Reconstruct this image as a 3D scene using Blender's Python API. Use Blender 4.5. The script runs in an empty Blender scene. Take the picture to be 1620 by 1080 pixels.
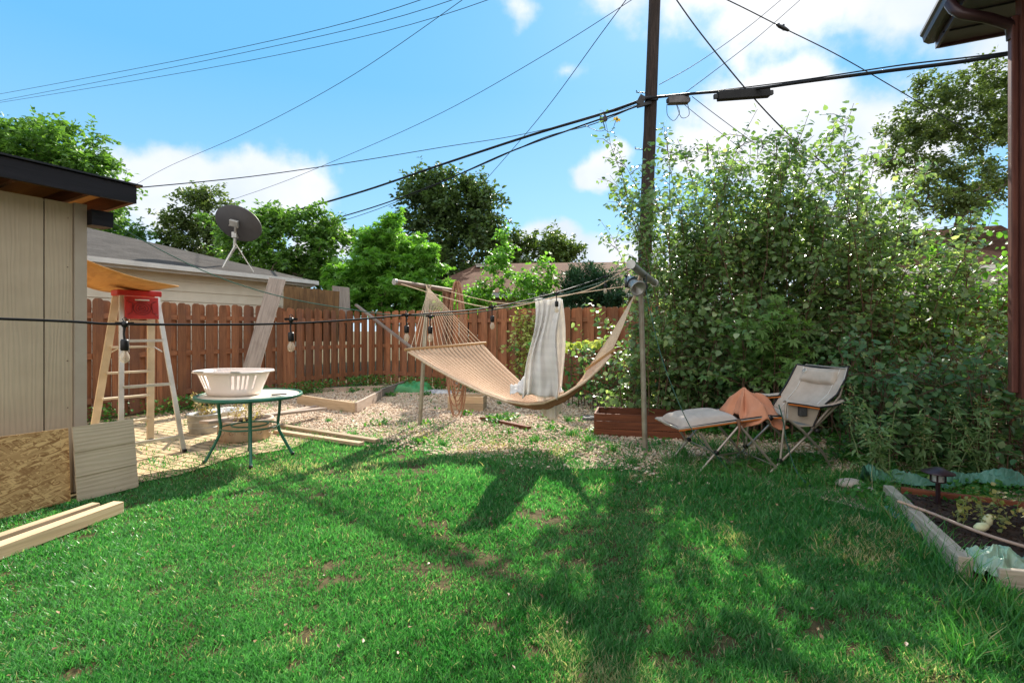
import bpy, math, random
import numpy as np
from mathutils import Vector, Matrix
random.seed(7); rng = np.random.default_rng(7)
R = math.radians
SC = bpy.context.scene
COL = SC.collection

# ------------------------------------------------------------------ camera
EYE = 1.4; F = 810.0; HOR = 522.0          # eye height (m); focal length and horizon row of the 1620 px wide photograph
cam = bpy.data.cameras.new('camera'); cam_o = bpy.data.objects.new('camera', cam); COL.objects.link(cam_o)
cam_o.location = (0, 0, EYE); cam_o.rotation_euler = (R(90), 0, 0)
cam.sensor_width = 36; cam.lens = 18; cam.shift_y = -18/1620; cam.clip_start = .05; cam.clip_end = 2000
SC.camera = cam_o
SC.view_settings.view_transform = 'Standard'; SC.view_settings.look = 'None'
SC.view_settings.exposure = 1.15; SC.view_settings.gamma = 1
SUN_EL = R(36); SUN_DIR = Vector((.280, .96, 0)).normalized()   # towards the sun, on the ground plane

# ------------------------------------------------------------------ world
world = bpy.data.worlds.new('World'); SC.world = world; world.use_nodes = True
wt = world.node_tree; wt.nodes.clear()
def N(t, typ, **kw):
    n = t.nodes.new(typ)
    for k, v in kw.items():
        if k.startswith('i_'): n.inputs[int(k[2:])].default_value = v
        else: setattr(n, k, v)
    return n
sky = N(wt, 'ShaderNodeTexSky', sky_type='NISHITA', sun_disc=False)
sky.sun_elevation = SUN_EL; sky.sun_rotation = math.atan2(SUN_DIR.x, SUN_DIR.y)
sky.air_density = 1.0; sky.dust_density = .3; sky.ozone_density = 2.5
def MixC(t, fac, a, b, typ='MIX'):
    m = t.nodes.new('ShaderNodeMix'); m.data_type = 'RGBA'; m.blend_type = typ
    for s, v in ((0, fac), (6, a), (7, b)):
        if hasattr(v, 'links'): t.links.new(v, m.inputs[s])
        else: m.inputs[s].default_value = v if s == 0 else (*v, 1)[:4]
    return m.outputs[2]
def Mth(t, op, a, b=None, c=None, clamp=False):
    m = t.nodes.new('ShaderNodeMath'); m.operation = op; m.use_clamp = clamp
    for s, v in ((0, a), (1, b), (2, c)):
        if v is None: continue
        if hasattr(v, 'links'): t.links.new(v, m.inputs[s])
        else: m.inputs[s].default_value = v
    return m.outputs[0]
def MapR(t, v, a, b, c=0., d=1., smooth=False):
    m = t.nodes.new('ShaderNodeMapRange'); m.clamp = True
    if smooth: m.interpolation_type = 'SMOOTHSTEP'
    t.links.new(v, m.inputs[0])
    for i, x in enumerate((a, b, c, d)): m.inputs[1+i].default_value = x
    return m.outputs[0]
tc = N(wt, 'ShaderNodeTexCoord')
def vmath(op, a, b=None):
    m = wt.nodes.new('ShaderNodeVectorMath'); m.operation = op
    for s, v in ((0, a), (1, b)):
        if v is None: continue
        if hasattr(v, 'links'): wt.links.new(v, m.inputs[s])
        else: m.inputs[s].default_value = v
    return m
D = vmath('NORMALIZE', tc.outputs['Generated']).outputs[0]
Dw = wt.nodes.new('ShaderNodeTexNoise'); Dw.inputs['Scale'].default_value = 5; Dw.inputs['Detail'].default_value = 5
wt.links.new(D, Dw.inputs['Vector'])
Doff = vmath('SCALE', vmath('SUBTRACT', Dw.outputs['Color'], (.5, .5, .5)).outputs[0]); Doff.inputs[3].default_value = .16
D2 = vmath('ADD', D, Doff.outputs[0]).outputs[0]
# cumulus banks by compass direction: azimuth (deg, east of north), elevation (deg), radius, strength
CL = [(-31, 13, .13, 1), (-25, 14, .13, 1), (-36, 12, .13, .9), (-30, 6, .16, .9), (-20, 9, .10, .8), (-42, 9, .12, .8),
      (5, 9, .10, 1), (0, 7, .07, .9), (9.5, 17, .07, .95), (12, 8, .12, .9), (27, 19, .19, 1.1), (20, 17, .10, 1), (36, 17, .19, 1.05), (30, 29, .17, .75), (22, 33, .13, .62),
      (41, 27, .17, .8), (47, 20, .17, .8), (13, 32, .10, .42), (8, 26, .04, .38), (2, 33, .06, .35), (18, 6, .15, .8), (33, 8, .2, .8), (55, 30, .3, .8), (75, 15, .3, .9),
      (-75, 14, .25, .9), (120, 25, .4, .8), (180, 15, .35, .9), (-130, 30, .4, .8)]
acc = None
for az, el, r, s in CL:
    c = Vector((math.sin(R(az))*math.cos(R(el)), math.cos(R(az))*math.cos(R(el)), math.sin(R(el))))
    dv = vmath('MULTIPLY', vmath('SUBTRACT', D2, c).outputs[0], (1, 1, 1.7)).outputs[0]
    ln = vmath('LENGTH', dv).outputs['Value']
    b = Mth(wt, 'MULTIPLY_ADD', ln, -s/r, s)
    acc = b if acc is None else Mth(wt, 'SMOOTH_MAX', acc, b, .12)
n1 = wt.nodes.new('ShaderNodeTexNoise'); n1.inputs['Scale'].default_value = 9; n1.inputs['Detail'].default_value = 9; n1.inputs['Roughness'].default_value = .58
wt.links.new(D, n1.inputs['Vector'])
sz0 = wt.nodes.new('ShaderNodeSeparateXYZ'); wt.links.new(D, sz0.inputs[0])
acc = Mth(wt, 'MAXIMUM', acc, MapR(wt, sz0.outputs[1], .2, -.3, -.5, .8))  # unseen cloud cover added behind the camera as fill light
cl = Mth(wt, 'ADD', acc, Mth(wt, 'MULTIPLY_ADD', n1.outputs[0], 1.1, -.55))
alpha = MapR(wt, cl, .05, .48, 0, 1, True)
n2 = wt.nodes.new('ShaderNodeTexNoise'); n2.inputs['Scale'].default_value = 4; n2.inputs['Detail'].default_value = 6
wt.links.new(D, n2.inputs['Vector'])
ccol = MixC(wt, MapR(wt, n2.outputs[0], .38, .62), (2.45, 2.75, 3.2), (3.35, 3.4, 3.5))
cs = wt.nodes.new('ShaderNodeVectorMath'); cs.operation = 'SCALE'; wt.links.new(ccol, cs.inputs[0])
sz = wt.nodes.new('ShaderNodeSeparateXYZ'); wt.links.new(D, sz.inputs[0])
grad = MixC(wt, MapR(wt, sz.outputs[2], .0, .42), (1.35, 2.32, 3.2), (.42, 1.62, 2.88))
skyc = MixC(wt, .12, grad, sky.outputs[0])
back = MapR(wt, sz.outputs[1], .35, -.3, 1, 1.85)  # extra brightness for the added rear clouds, lifts the fill
rearc = MapR(wt, sz.outputs[1], .25, -.25, 0, .85)  # warm tint mask for the rear clouds, makes their fill less blue
SKY_MUL = N(wt, 'ShaderNodeHueSaturation'); SKY_MUL.inputs['Saturation'].default_value = 1.0; SKY_MUL.inputs['Value'].default_value = 1.0
wt.links.new(skyc, SKY_MUL.inputs['Color'])
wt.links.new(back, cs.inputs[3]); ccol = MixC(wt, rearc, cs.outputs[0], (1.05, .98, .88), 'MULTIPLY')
bg = N(wt, 'ShaderNodeBackground'); bg.inputs[1].default_value = .15
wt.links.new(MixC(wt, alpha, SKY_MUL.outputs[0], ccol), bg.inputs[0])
wo = N(wt, 'ShaderNodeOutputWorld'); wt.links.new(bg.outputs[0], wo.inputs[0])

sl = bpy.data.lights.new('sun', 'SUN'); sl.energy = 5.0; sl.angle = R(.5); sl.color = (1, .93, .81)
so = bpy.data.objects.new('sun', sl); COL.objects.link(so)
dirv = Vector((SUN_DIR.x*math.cos(SUN_EL), SUN_DIR.y*math.cos(SUN_EL), math.sin(SUN_EL)))
so.rotation_euler = dirv.to_track_quat('Z', 'Y').to_euler()

# ------------------------------------------------------------------ frames
def P(px, py, d): return Vector(((px-810)/F*d, d, EYE+(HOR-py)/F*d))      # a point seen at a photo position, d metres away
def G(px, py, z=0.): d = (EYE-z)*F/(py-HOR); return P(px, py, d)
UA = Vector((.898, -.441, 0)); VB = Vector((.441, .898, 0))               # the yard's own axes: along and towards the back fence
def W(a, b, z=0.): return UA*a+VB*b+Vector((0, 0, z))
YROT = math.atan2(-.441, .898)

# ------------------------------------------------------------------ materials
def newmat(name):
    m = bpy.data.materials.new(name); m.use_nodes = True; t = m.node_tree; t.nodes.clear()
    o = t.nodes.new('ShaderNodeOutputMaterial'); p = t.nodes.new('ShaderNodeBsdfPrincipled')
    t.links.new(p.outputs[0], o.inputs[0]); return m, t, p, o
def setc(t, inp, v):
    if hasattr(v, 'links'): t.links.new(v, inp)
    else: inp.default_value = (*v, 1)[:4] if hasattr(v, '__len__') else v
def mapped(t, kind, scale, rot=(0, 0, 0)):
    c = t.nodes.new('ShaderNodeTexCoord'); m = t.nodes.new('ShaderNodeMapping'); m.inputs['Scale'].default_value = scale; m.inputs['Rotation'].default_value = rot
    t.links.new(c.outputs[kind], m.inputs[0]); return m.outputs[0]
def noise(t, vec, scale=5, detail=4, rough=.55, dist=0):
    n = t.nodes.new('ShaderNodeTexNoise'); n.inputs['Scale'].default_value = scale; n.inputs['Detail'].default_value = detail
    n.inputs['Roughness'].default_value = rough; n.inputs['Distortion'].default_value = dist
    t.links.new(vec, n.inputs['Vector']); return n.outputs[0]
def bump(t, p, h, strength=.3, dist=.01):
    b = t.nodes.new('ShaderNodeBump'); b.inputs['Strength'].default_value = strength; b.inputs['Distance'].default_value = dist
    t.links.new(h, b.inputs['Height']); t.links.new(b.outputs[0], p.inputs['Normal'])
def plain(name, c1, c2=None, rough=.6, scale=6, metal=0, bmp=.1, spec=.4, kind='Object'):
    m, t, p, o = newmat(name); c2 = c2 or tuple(x*.75 for x in c1)
    v = mapped(t, kind, (1, 1, 1)); n = noise(t, v, scale, 6)
    setc(t, p.inputs['Base Color'], MixC(t, MapR(t, n, .35, .65), c2, c1))
    p.inputs['Roughness'].default_value = rough; p.inputs['Metallic'].default_value = metal; p.inputs['Specular IOR Level'].default_value = spec
    if bmp: bump(t, p, noise(t, v, scale*12, 3), bmp, .004)
    return m
def wood(name, c1, c2, rough=.75, grain=1., bmp=.35, blotch=None, rings=True):
    m, t, p, o = newmat(name)
    v = mapped(t, 'UV', (1.2, 26*grain, 1)); g = noise(t, v, 1.6, 7, .6, 1.2)
    v2 = mapped(t, 'UV', (.9, 7*grain, 1)); g2 = noise(t, v2, 1.1, 3, .5, 2.)
    c = MixC(t, MapR(t, g, .32, .68), c2, c1)
    c = MixC(t, MapR(t, g2, .45, .75, 0, .55), c, tuple(x*.6 for x in c2))
    if blotch: c = MixC(t, MapR(t, noise(t, mapped(t, 'Object', (1, 1, 1)), 1.7, 5), .5, .68, 0, .7), c, blotch)
    oi = t.nodes.new('ShaderNodeAttribute'); oi.attribute_name = 'rnd'
    c = MixC(t, 1., c, MixC(t, oi.outputs['Fac'], (.66, .67, .68), (1.2, 1.16, 1.13)), 'MULTIPLY')
    setc(t, p.inputs['Base Color'], c); p.inputs['Roughness'].default_value = rough; p.inputs['Specular IOR Level'].default_value = .25
    bump(t, p, g, bmp, .004); return m
def leafmat(name, ca, cb, cc=None, trans=.35, rough=.5, tcol=(1.7, 1.75, .8)):
    m, t, p, o = newmat(name)
    a = t.nodes.new('ShaderNodeAttribute'); a.attribute_name = 'rnd'
    c = MixC(t, a.outputs['Fac'], ca, cb)
    if cc: c = MixC(t, MapR(t, a.outputs['Fac'], .9, .97), c, cc)
    setc(t, p.inputs['Base Color'], c); p.inputs['Roughness'].default_value = rough; p.inputs['Specular IOR Level'].default_value = .45
    tr = t.nodes.new('ShaderNodeBsdfTranslucent'); ct = MixC(t, 1., c, tcol, 'MULTIPLY'); t.links.new(ct, tr.inputs[0])
    mx = t.nodes.new('ShaderNodeMixShader'); mx.inputs[0].default_value = trans
    t.links.new(p.outputs[0], mx.inputs[1]); t.links.new(tr.outputs[0], mx.inputs[2]); t.links.new(mx.outputs[0], o.inputs[0]); return m
def brickmat(name, c1, c2, mortar, w, h, ms=.012, off=.5, rough=.85, bm=.6, vary=.5):
    m, t, p, o = newmat(name); v = mapped(t, 'UV', (1, 1, 1))
    b = t.nodes.new('ShaderNodeTexBrick'); t.links.new(v, b.inputs['Vector']); b.offset = off
    b.inputs['Scale'].default_value = 1; b.inputs['Brick Width'].default_value = w; b.inputs['Row Height'].default_value = h
    b.inputs['Mortar Size'].default_value = ms; b.inputs['Mortar Smooth'].default_value = .3
    for i, c in enumerate((c1, c2, mortar)): b.inputs[1+i].default_value = (*c, 1)
    n = noise(t, v, 3, 6); n2 = noise(t, v, 40, 4)
    c = MixC(t, MapR(t, n, .35, .7, 0, vary), b.outputs[0], tuple(x*.55 for x in c1)); c = MixC(t, MapR(t, n2, .4, .7, 0, .35), c, tuple(min(1, x*1.35) for x in c2))
    setc(t, p.inputs['Base Color'], c); p.inputs['Roughness'].default_value = rough; p.inputs['Specular IOR Level'].default_value = .03
    bump(t, p, Mth(t, 'ADD', Mth(t, 'MULTIPLY', b.outputs['Fac'], -1.), Mth(t, 'MULTIPLY', n2, .4)), bm, .01); return m

M = {}
M['fence'] = wood('fence_stain', (.37, .165, .080), (.22, .086, .042), .8, .8, .4, (.20, .10, .07))
M['greywood'] = wood('weathered_wood', (.36, .31, .27), (.22, .18, .155), .85, 1, .5, (.16, .12, .1))
M['palegrey'] = wood('bleached_timber', (.56, .50, .42), (.36, .31, .25), .85, 1, .6, (.16, .17, .10))
M['palewood'] = wood('pale_lumber', (.60, .46, .31), (.46, .33, .2), .75, 1, .3)
M['dustwood'] = wood('dusty_lumber', (.50, .40, .33), (.36, .27, .21), .8, 1, .3)
M['redwood'] = wood('planter_stain', (.25, .085, .04), (.15, .05, .026), .75, 1, .4)
M['plywood'] = wood('plywood', (.62, .33, .10), (.50, .24, .065), .6, .35, .15)
M['agedply'] = wood('aged_plywood', (.24, .14, .06), (.11, .06, .03), .8, .35, .4, (.06, .035, .02))
M['blackwood'] = wood('black_fascia', (.018, .016, .02), (.009, .008, .01), .6, .8, .3)
M['brownwood'] = wood('brown_rafter', (.22, .08, .03), (.12, .045, .02), .7, .8, .3)
M['pole'] = wood('utility_pole_wood', (.055, .04, .034), (.02, .015, .013), .9, .7, .8)
M['bark'] = plain('bark', (.12, .085, .06), (.05, .036, .026), .9, 9, bmp=.5)
M['twig'] = plain('twig', (.16, .10, .06), (.09, .05, .035), .8, 9, bmp=.2)
M['stem'] = plain('green_stem', (.24, .32, .13), (.17, .23, .09), .7, 9, bmp=0)
M['rope'] = plain('cotton_rope', (.70, .54, .38), (.52, .38, .26), .9, 60, bmp=.4)
M['coilrope'] = plain('brown_rope', (.42, .23, .14), (.26, .13, .08), .9, 60, bmp=.4)
M['varnish'] = wood('varnished_bar', (.55, .33, .15), (.42, .23, .1), .45, 1, .1)
M['post_metal'] = plain('painted_steel_post', (.36, .34, .27), (.24, .2, .15), .5, 7, .35, .1)
M['galv'] = plain('galvanised_steel', (.45, .44, .41), (.32, .31, .29), .45, 9, .5, .1)
M['rustpipe'] = plain('weathered_pipe', (.30, .21, .16), (.18, .12, .09), .7, 8, .1, .1)
M['alu'] = plain('aluminium', (.66, .63, .58), (.52, .48, .42), .4, 5, .5, .05)
M['fibre'] = plain('cream_ladder_rail', (.66, .56, .42), (.52, .43, .31), .5, 5, 0, .05)
M['red'] = plain('red_plastic', (.52, .03, .02), (.36, .02, .015), .4, 6, 0, .05)
M['reddark'] = plain('red_embossing', (.25, .015, .012), (.2, .012, .01), .4, 6, 0, 0)
M['greenpaint'] = plain('green_painted_steel', (.03, .16, .10), (.02, .11, .07), .35, 6, 0, .03)
M['black'] = plain('black_rubber', (.012, .012, .013), (.006, .006, .007), .45, 8, 0, .05)
M['blackcable'] = plain('black_cable', (.014, .014, .015), (.008, .008, .009), .6, 8, 0, 0, .2)
M['greenwire'] = plain('green_cord', (.02, .09, .06), (.015, .06, .04), .5, 8, 0, 0)
M['dish'] = plain('dark_dish', (.06, .058, .06), (.045, .043, .045), .55, 4, 0, .03)
M['whiteplastic'] = plain('white_plastic', (.80, .70, .64), (.74, .64, .58), .4, 3, 0, .02)
M['whitetrim'] = plain('white_trim', (.70, .68, .64), (.58, .56, .52), .5, 4, 0, .03)
M['bulbbase'] = plain('bulb_base', (.6, .4, .2), (.5, .32, .15), .3, 6, .8, 0)
M['grey_canvas'] = plain('grey_canvas', (.50, .42, .35), (.42, .35, .29), .85, 9, 0, .5)
M['greypad'] = plain('grey_pad', (.52, .44, .38), (.44, .37, .32), .8, 7, 0, .3)
M['orangetrim'] = plain('orange_trim', (.62, .18, .03), (.48, .13, .02), .7, 8, 0, .2)
M['orangecloth'] = plain('orange_cloth', (.62, .27, .15), (.5, .2, .11), .8, 4, 0, .3)
M['chairtube'] = plain('champagne_tube', (.48, .42, .36), (.36, .31, .27), .35, 6, .5, .03)
M['mesh'] = plain('dark_mesh', (.07, .07, .075), (.03, .03, .03), .8, 120, 0, .3)
M['soil'] = plain('garden_soil', (.055, .03, .02), (.02, .011, .008), .95, 14, 0, 1.)
M['stone'] = plain('grey_stone', (.16, .15, .15), (.1, .095, .095), .8, 12, 0, .4)
M['potcream'] = plain('cream_pot', (.56, .44, .34), (.40, .28, .2), .7, 9, 0, .4)
M['tarp'] = plain('green_tarp', (.10, .26, .20), (.06, .17, .12), .5, 5, 0, .3)
M['greenbag'] = plain('green_bag', (.05, .25, .08), (.03, .17, .05), .35, 5, 0, .1)
M['whitebag'] = plain('white_bag', (.62, .60, .58), (.25, .25, .28), .4, 9, 0, .1)
M['brownmetal'] = plain('brown_downspout', (.055, .026, .026), (.035, .017, .018), .35, 3, .2, .03)
M['corner'] = wood('brown_corner_board', (.17, .065, .045), (.1, .036, .03), .5, .5, .2)
M['solar'] = plain('bronze_lamp', (.07, .04, .045), (.04, .024, .028), .4, 6, .4, .03)
M['lampglass'] = plain('ribbed_glass', (.5, .52, .5), (.3, .32, .3), .15, 30, 0, 0)
M['hose'] = plain('tan_hose', (.48, .34, .26), (.38, .26, .2), .5, 6, 0, .05)
M['cloth_brown'] = plain('brown_strap', (.25, .13, .08), (.14, .065, .04), .85, 7, 0, .4)
M['yellow'] = plain('yellow_tag', (.75, .5, .03), (.65, .42, .02), .5, 6, 0, 0)
M['enclosure'] = plain('grey_enclosure', (.12, .11, .11), (.06, .055, .055), .6, 6, 0, .1)
M['phone'] = plain('phone_black', (.02, .02, .022), (.015, .015, .017), .15, 5, 0, 0)
M['trimtan'] = plain('tan_trim', (.42, .35, .27), (.36, .29, .22), .7, 3, 0, .1)
M['gutter'] = plain('gutter_white', (.62, .60, .56), (.52, .5, .46), .45, 3, 0, .03)
M['greyeave'] = plain('grey_eave', (.28, .31, .30), (.22, .25, .24), .6, 3, 0, .03)
M['wallbrown'] = plain('brown_wall', (.26, .17, .08), (.2, .13, .06), .8, 3, 0, .1)
M['squash'] = plain('pale_gourd', (.75, .72, .5), (.55, .58, .3), .5, 9, 0, .05)
M['shingle_grey'] = brickmat('grey_shingles', (.062, .056, .052), (.09, .082, .076), (.05, .045, .042), .3, .12, .006)
M['shingle_brown'] = brickmat('brown_shingles', (.11, .058, .038), (.16, .09, .062), (.06, .035, .025), .45, .17, .008)
M['brick'] = brickmat('house_brick', (.36, .2, .12), (.45, .27, .17), (.4, .36, .32), .21, .075, .01)
M['paver'] = brickmat('patio_pavers', (.60, .45, .28), (.48, .36, .23), (.09, .07, .035), .24, .12, .014, .5, .9, .8)
def sidingmat(name, c1, c2, pitch):
    m, t, p, o = newmat(name)
    v = mapped(t, 'UV', (1, 1, 1)); s = t.nodes.new('ShaderNodeSeparateXYZ'); t.links.new(v, s.inputs[0])
    fr = Mth(t, 'FRACT', Mth(t, 'DIVIDE', s.outputs[1], pitch))
    n = noise(t, v, 2, 5)
    setc(t, p.inputs['Base Color'], MixC(t, MapR(t, n, .4, .6), c1, c2)); p.inputs['Roughness'].default_value = .6
    bump(t, p, Mth(t, 'MULTIPLY', fr, -1), 1., .02); return m
M['lapsiding'] = plain('cream_lap_siding', (.76, .68, .53), (.68, .60, .46), .6, 3, 0, .03)
def grainpanel():
    m, t, p, o = newmat('embossed_panel')
    v = mapped(t, 'UV', (3, .35, 1)); w = t.nodes.new('ShaderNodeTexWave'); w.wave_type = 'BANDS'; w.bands_direction = 'X'
    w.inputs['Scale'].default_value = 3; w.inputs['Distortion'].default_value = 16; w.inputs['Detail'].default_value = 3; w.inputs['Detail Scale'].default_value = .6
    t.links.new(v, w.inputs['Vector']); n = noise(t, mapped(t, 'UV', (60, 3, 1)), 2, 4)
    n3 = noise(t, mapped(t, 'UV', (1, 1, 1)), 1.5, 4)
    gg = MapR(t, Mth(t, 'MULTIPLY', w.outputs['Fac'], n), .05, .3, .94, 1.02)
    c = MixC(t, MapR(t, n3, .35, .65), (.50, .40, .28), (.41, .32, .22))
    setc(t, p.inputs['Base Color'], c); p.inputs['Roughness'].default_value = .65; p.inputs['Specular IOR Level'].default_value = .3
    bump(t, p, Mth(t, 'ADD', w.outputs['Fac'], n), .38, .004); return m
M['panel'] = grainpanel()
def osbmat():
    m, t, p, o = newmat('strand_board')
    cols = []
    c = (.44, .26, .11)
    prev = None
    for i, (rot, sc) in enumerate(((.3, 1), (1.2, 1.1), (-.5, .9), (2.3, 1.2), (.05, 1.), (.8, 1.1), (-.25, .95))):
        v = mapped(t, 'UV', (1, 1, 1), (0, 0, rot)); v0 = v; mp_ = t.nodes.new('ShaderNodeMapping'); mp_.inputs['Scale'].default_value = (15*sc, 80*sc, 1); mp_.inputs['Location'].default_value = (rot*9, rot*5, 0); t.links.new(v0, mp_.inputs[0]); v = mp_.outputs[0]; vo = t.nodes.new('ShaderNodeTexVoronoi'); vo.inputs['Scale'].default_value = 1; t.links.new(v, vo.inputs['Vector'])
        sep = t.nodes.new('ShaderNodeSeparateColor'); t.links.new(vo.outputs['Color'], sep.inputs[0])
        cc = MixC(t, sep.outputs[0], (.24, .11, .035), (.66, .43, .19))
        prev = cc if prev is None else MixC(t, MapR(t, sep.outputs[1], .6, .62), prev, cc)
    setc(t, p.inputs['Base Color'], prev); p.inputs['Roughness'].default_value = .7
    n = noise(t, mapped(t, 'UV', (1, 1, 1)), 60, 3); bump(t, p, n, .3, .003); return m
M['osb'] = osbmat()
def plaid():
    m, t, p, o = newmat('grey_plaid_blanket')
    v = mapped(t, 'UV', (1, 1, 1)); s = t.nodes.new('ShaderNodeSeparateXYZ'); t.links.new(v, s.inputs[0])
    a = MapR(t, Mth(t, 'FRACT', Mth(t, 'MULTIPLY', s.outputs[0], 12)), .4, .6); b = MapR(t, Mth(t, 'FRACT', Mth(t, 'MULTIPLY', s.outputs[1], 2.2)), .44, .56)
    k = Mth(t, 'MULTIPLY', Mth(t, 'ADD', a, b), .5)
    c = MixC(t, k, (.86, .84, .83), (.76, .74, .74)); setc(t, p.inputs['Base Color'], c); p.inputs['Roughness'].default_value = .9
    tr = t.nodes.new('ShaderNodeBsdfTranslucent'); tr.inputs[0].default_value = (.88, .84, .76, 1)
    mx = t.nodes.new('ShaderNodeMixShader'); mx.inputs[0].default_value = .32
    t.links.new(p.outputs[0], mx.inputs[1]); t.links.new(tr.outputs[0], mx.inputs[2]); t.links.new(mx.outputs[0], o.inputs[0])
    bump(t, p, noise(t, mapped(t, 'UV', (1, 1, 1)), 90, 2), .3, .003); return m
M['plaid'] = plaid()
def bedmat():
    m, t, p, o = newmat('hammock_weave')
    v = mapped(t, 'UV', (1, 1, 1)); s = t.nodes.new('ShaderNodeSeparateXYZ'); t.links.new(v, s.inputs[0])
    fr = Mth(t, 'FRACT', Mth(t, 'MULTIPLY', s.outputs[1], 18.))
    line = MapR(t, Mth(t, 'ABSOLUTE', Mth(t, 'SUBTRACT', fr, .5)), .27, .42)
    wv = noise(t, mapped(t, 'UV', (160, 90, 1)), 1, 2)
    c = MixC(t, line, MixC(t, MapR(t, wv, .4, .6), (.60, .38, .24), (.76, .53, .36)), (.15, .075, .04))
    setc(t, p.inputs['Base Color'], c); p.inputs['Roughness'].default_value = .9
    bump(t, p, wv, .5, .003)
    tr = t.nodes.new('ShaderNodeBsdfTranslucent'); tr.inputs[0].default_value = (.6, .4, .24, 1)
    mx = t.nodes.new('ShaderNodeMixShader'); mx.inputs[0].default_value = .15
    t.links.new(p.outputs[0], mx.inputs[1]); t.links.new(tr.outputs[0], mx.inputs[2]); t.links.new(mx.outputs[0], o.inputs[0]); return m
M['bed'] = bedmat()
def glassmat(name, tint=(1, 1, 1), rough=.02, alpha=.25):
    m, t, p, o = newmat(name)
    g = t.nodes.new('ShaderNodeBsdfTransparent'); g.inputs[0].default_value = (*tint, 1)
    p.inputs['Base Color'].default_value = (.8, .72, .6, 1); p.inputs['Roughness'].default_value = rough; p.inputs['Specular IOR Level'].default_value = .8
    mx = t.nodes.new('ShaderNodeMixShader'); mx.inputs[0].default_value = alpha
    t.links.new(g.outputs[0], mx.inputs[1]); t.links.new(p.outputs[0], mx.inputs[2]); t.links.new(mx.outputs[0], o.inputs[0]); return m
M['glass'] = glassmat('bulb_glass', (.95, .9, .82), .05, .35)
M['tabletop'] = glassmat('pebbled_glass', (.85, .92, .88), .3, .9)
M['filmbag'] = glassmat('translucent_film', (.6, .85, .7), .3, .6); 
M['filmbag'].node_tree.nodes['Principled BSDF'].inputs['Base Color'].default_value = (.42, .62, .48, 1)
def groundmat():
    m, t, p, o = newmat('lawn_soil')
    v = mapped(t, 'Object', (1, 1, 1)); n = noise(t, v, 1.2, 6); n2 = noise(t, v, 30, 5)
    c = MixC(t, MapR(t, n, .35, .65), (.07, .06, .025), (.12, .09, .045)); c = MixC(t, MapR(t, n2, .45, .65, 0, .6), c, (.05, .035, .02))
    setc(t, p.inputs['Base Color'], c); p.inputs['Roughness'].default_value = .95; p.inputs['Specular IOR Level'].default_value = .1
    bump(t, p, n2, .8, .02); return m
M['ground'] = groundmat()
def gravelmat():
    m, t, p, o = newmat('gravel_bed')
    v = mapped(t, 'Object', (1, 1, 1)); vo = t.nodes.new('ShaderNodeTexVoronoi'); vo.inputs['Scale'].default_value = 32; t.links.new(v, vo.inputs['Vector'])
    s = t.nodes.new('ShaderNodeSeparateColor'); t.links.new(vo.outputs['Color'], s.inputs[0])
    c = MixC(t, s.outputs[0], (.28, .19, .12), (.5, .38, .27)); c = MixC(t, MapR(t, noise(t, v, 1.5, 5), .5, .7, 0, .7), c, (.12, .10, .05))
    setc(t, p.inputs['Base Color'], c); p.inputs['Roughness'].default_value = .9
    bump(t, p, Mth(t, 'MULTIPLY', vo.outputs['Distance'], -1), .8, .02); return m
M['gravel'] = gravelmat()
def rndmat(name, cols, rough=.85):
    m, t, p, o = newmat(name); a = t.nodes.new('ShaderNodeAttribute'); a.attribute_name = 'rnd'
    cr = t.nodes.new('ShaderNodeValToRGB'); e = cr.color_ramp.elements
    while len(e) < len(cols): e.new(.5)
    for i, c in enumerate(cols): e[i].position = i/(len(cols)-1); e[i].color = (*c, 1)
    t.links.new(a.outputs['Fac'], cr.inputs[0]); t.links.new(cr.outputs[0], p.inputs['Base Color']); p.inputs['Roughness'].default_value = rough; return m
M['pebble'] = rndmat('pebbles', [(.26, .15, .095), (.48, .33, .22), (.60, .44, .30), (.76, .62, .46), (.44, .36, .29)])
M['grass'] = leafmat('grass_blades', (.010, .115, .014), (.18, .44, .15), (.44, .38, .22), .44, .33, (1.5, 1.9, 1.0))
M['drygrass'] = leafmat('dry_grass', (.34, .26, .12), (.46, .38, .2), None, .3, .6)
M['longgrass'] = leafmat('long_grass', (.03, .17, .03), (.09, .28, .06), (.42, .35, .18), .35, .5, (1.5, 1.8, 1.))
M['weedleaf'] = leafmat('weed_leaves', (.035, .15, .025), (.09, .25, .04), (.22, .3, .08), .35)
M['mulberry'] = leafmat('mulberry_leaves', (.08, .15, .058), (.21, .32, .13), (.40, .48, .27), .42, .3)
M['dark_leaf'] = leafmat('dark_tree_leaves', (.04, .075, .028), (.085, .14, .04), None, .3)
M['mid_leaf'] = leafmat('mid_tree_leaves', (.06, .14, .03), (.13, .25, .05), None, .4)
M['bright_leaf'] = leafmat('bright_maple_leaves', (.08, .2, .03), (.16, .34, .06), None, .5)
M['olive_leaf'] = leafmat('olive_tree_leaves', (.055, .10, .022), (.11, .16, .04), None, .3)
M['grey_leaf'] = leafmat('greyish_tree_leaves', (.06, .10, .035), (.13, .18, .06), None, .35)
M['vine_leaf'] = leafmat('grapevine_leaves', (.09, .19, .05), (.17, .30, .08), None, .4, .5)
M['yellow_leaf'] = leafmat('yellowish_leaves', (.28, .34, .08), (.42, .46, .14), None, .4)
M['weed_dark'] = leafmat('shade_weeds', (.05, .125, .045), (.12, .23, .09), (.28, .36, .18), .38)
M['weedpale'] = leafmat('pale_weed_leaves', (.14, .24, .10), (.24, .36, .16), None, .4)
M['litter'] = leafmat('fallen_leaves', (.16, .08, .035), (.32, .2, .09), None, .15)
M['dryvine'] = leafmat('drying_leaves', (.2, .24, .06), (.42, .36, .14), None, .4)
M['juniper'] = leafmat('juniper_needles', (.012, .05, .025), (.03, .09, .035), None, .15)

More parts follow.
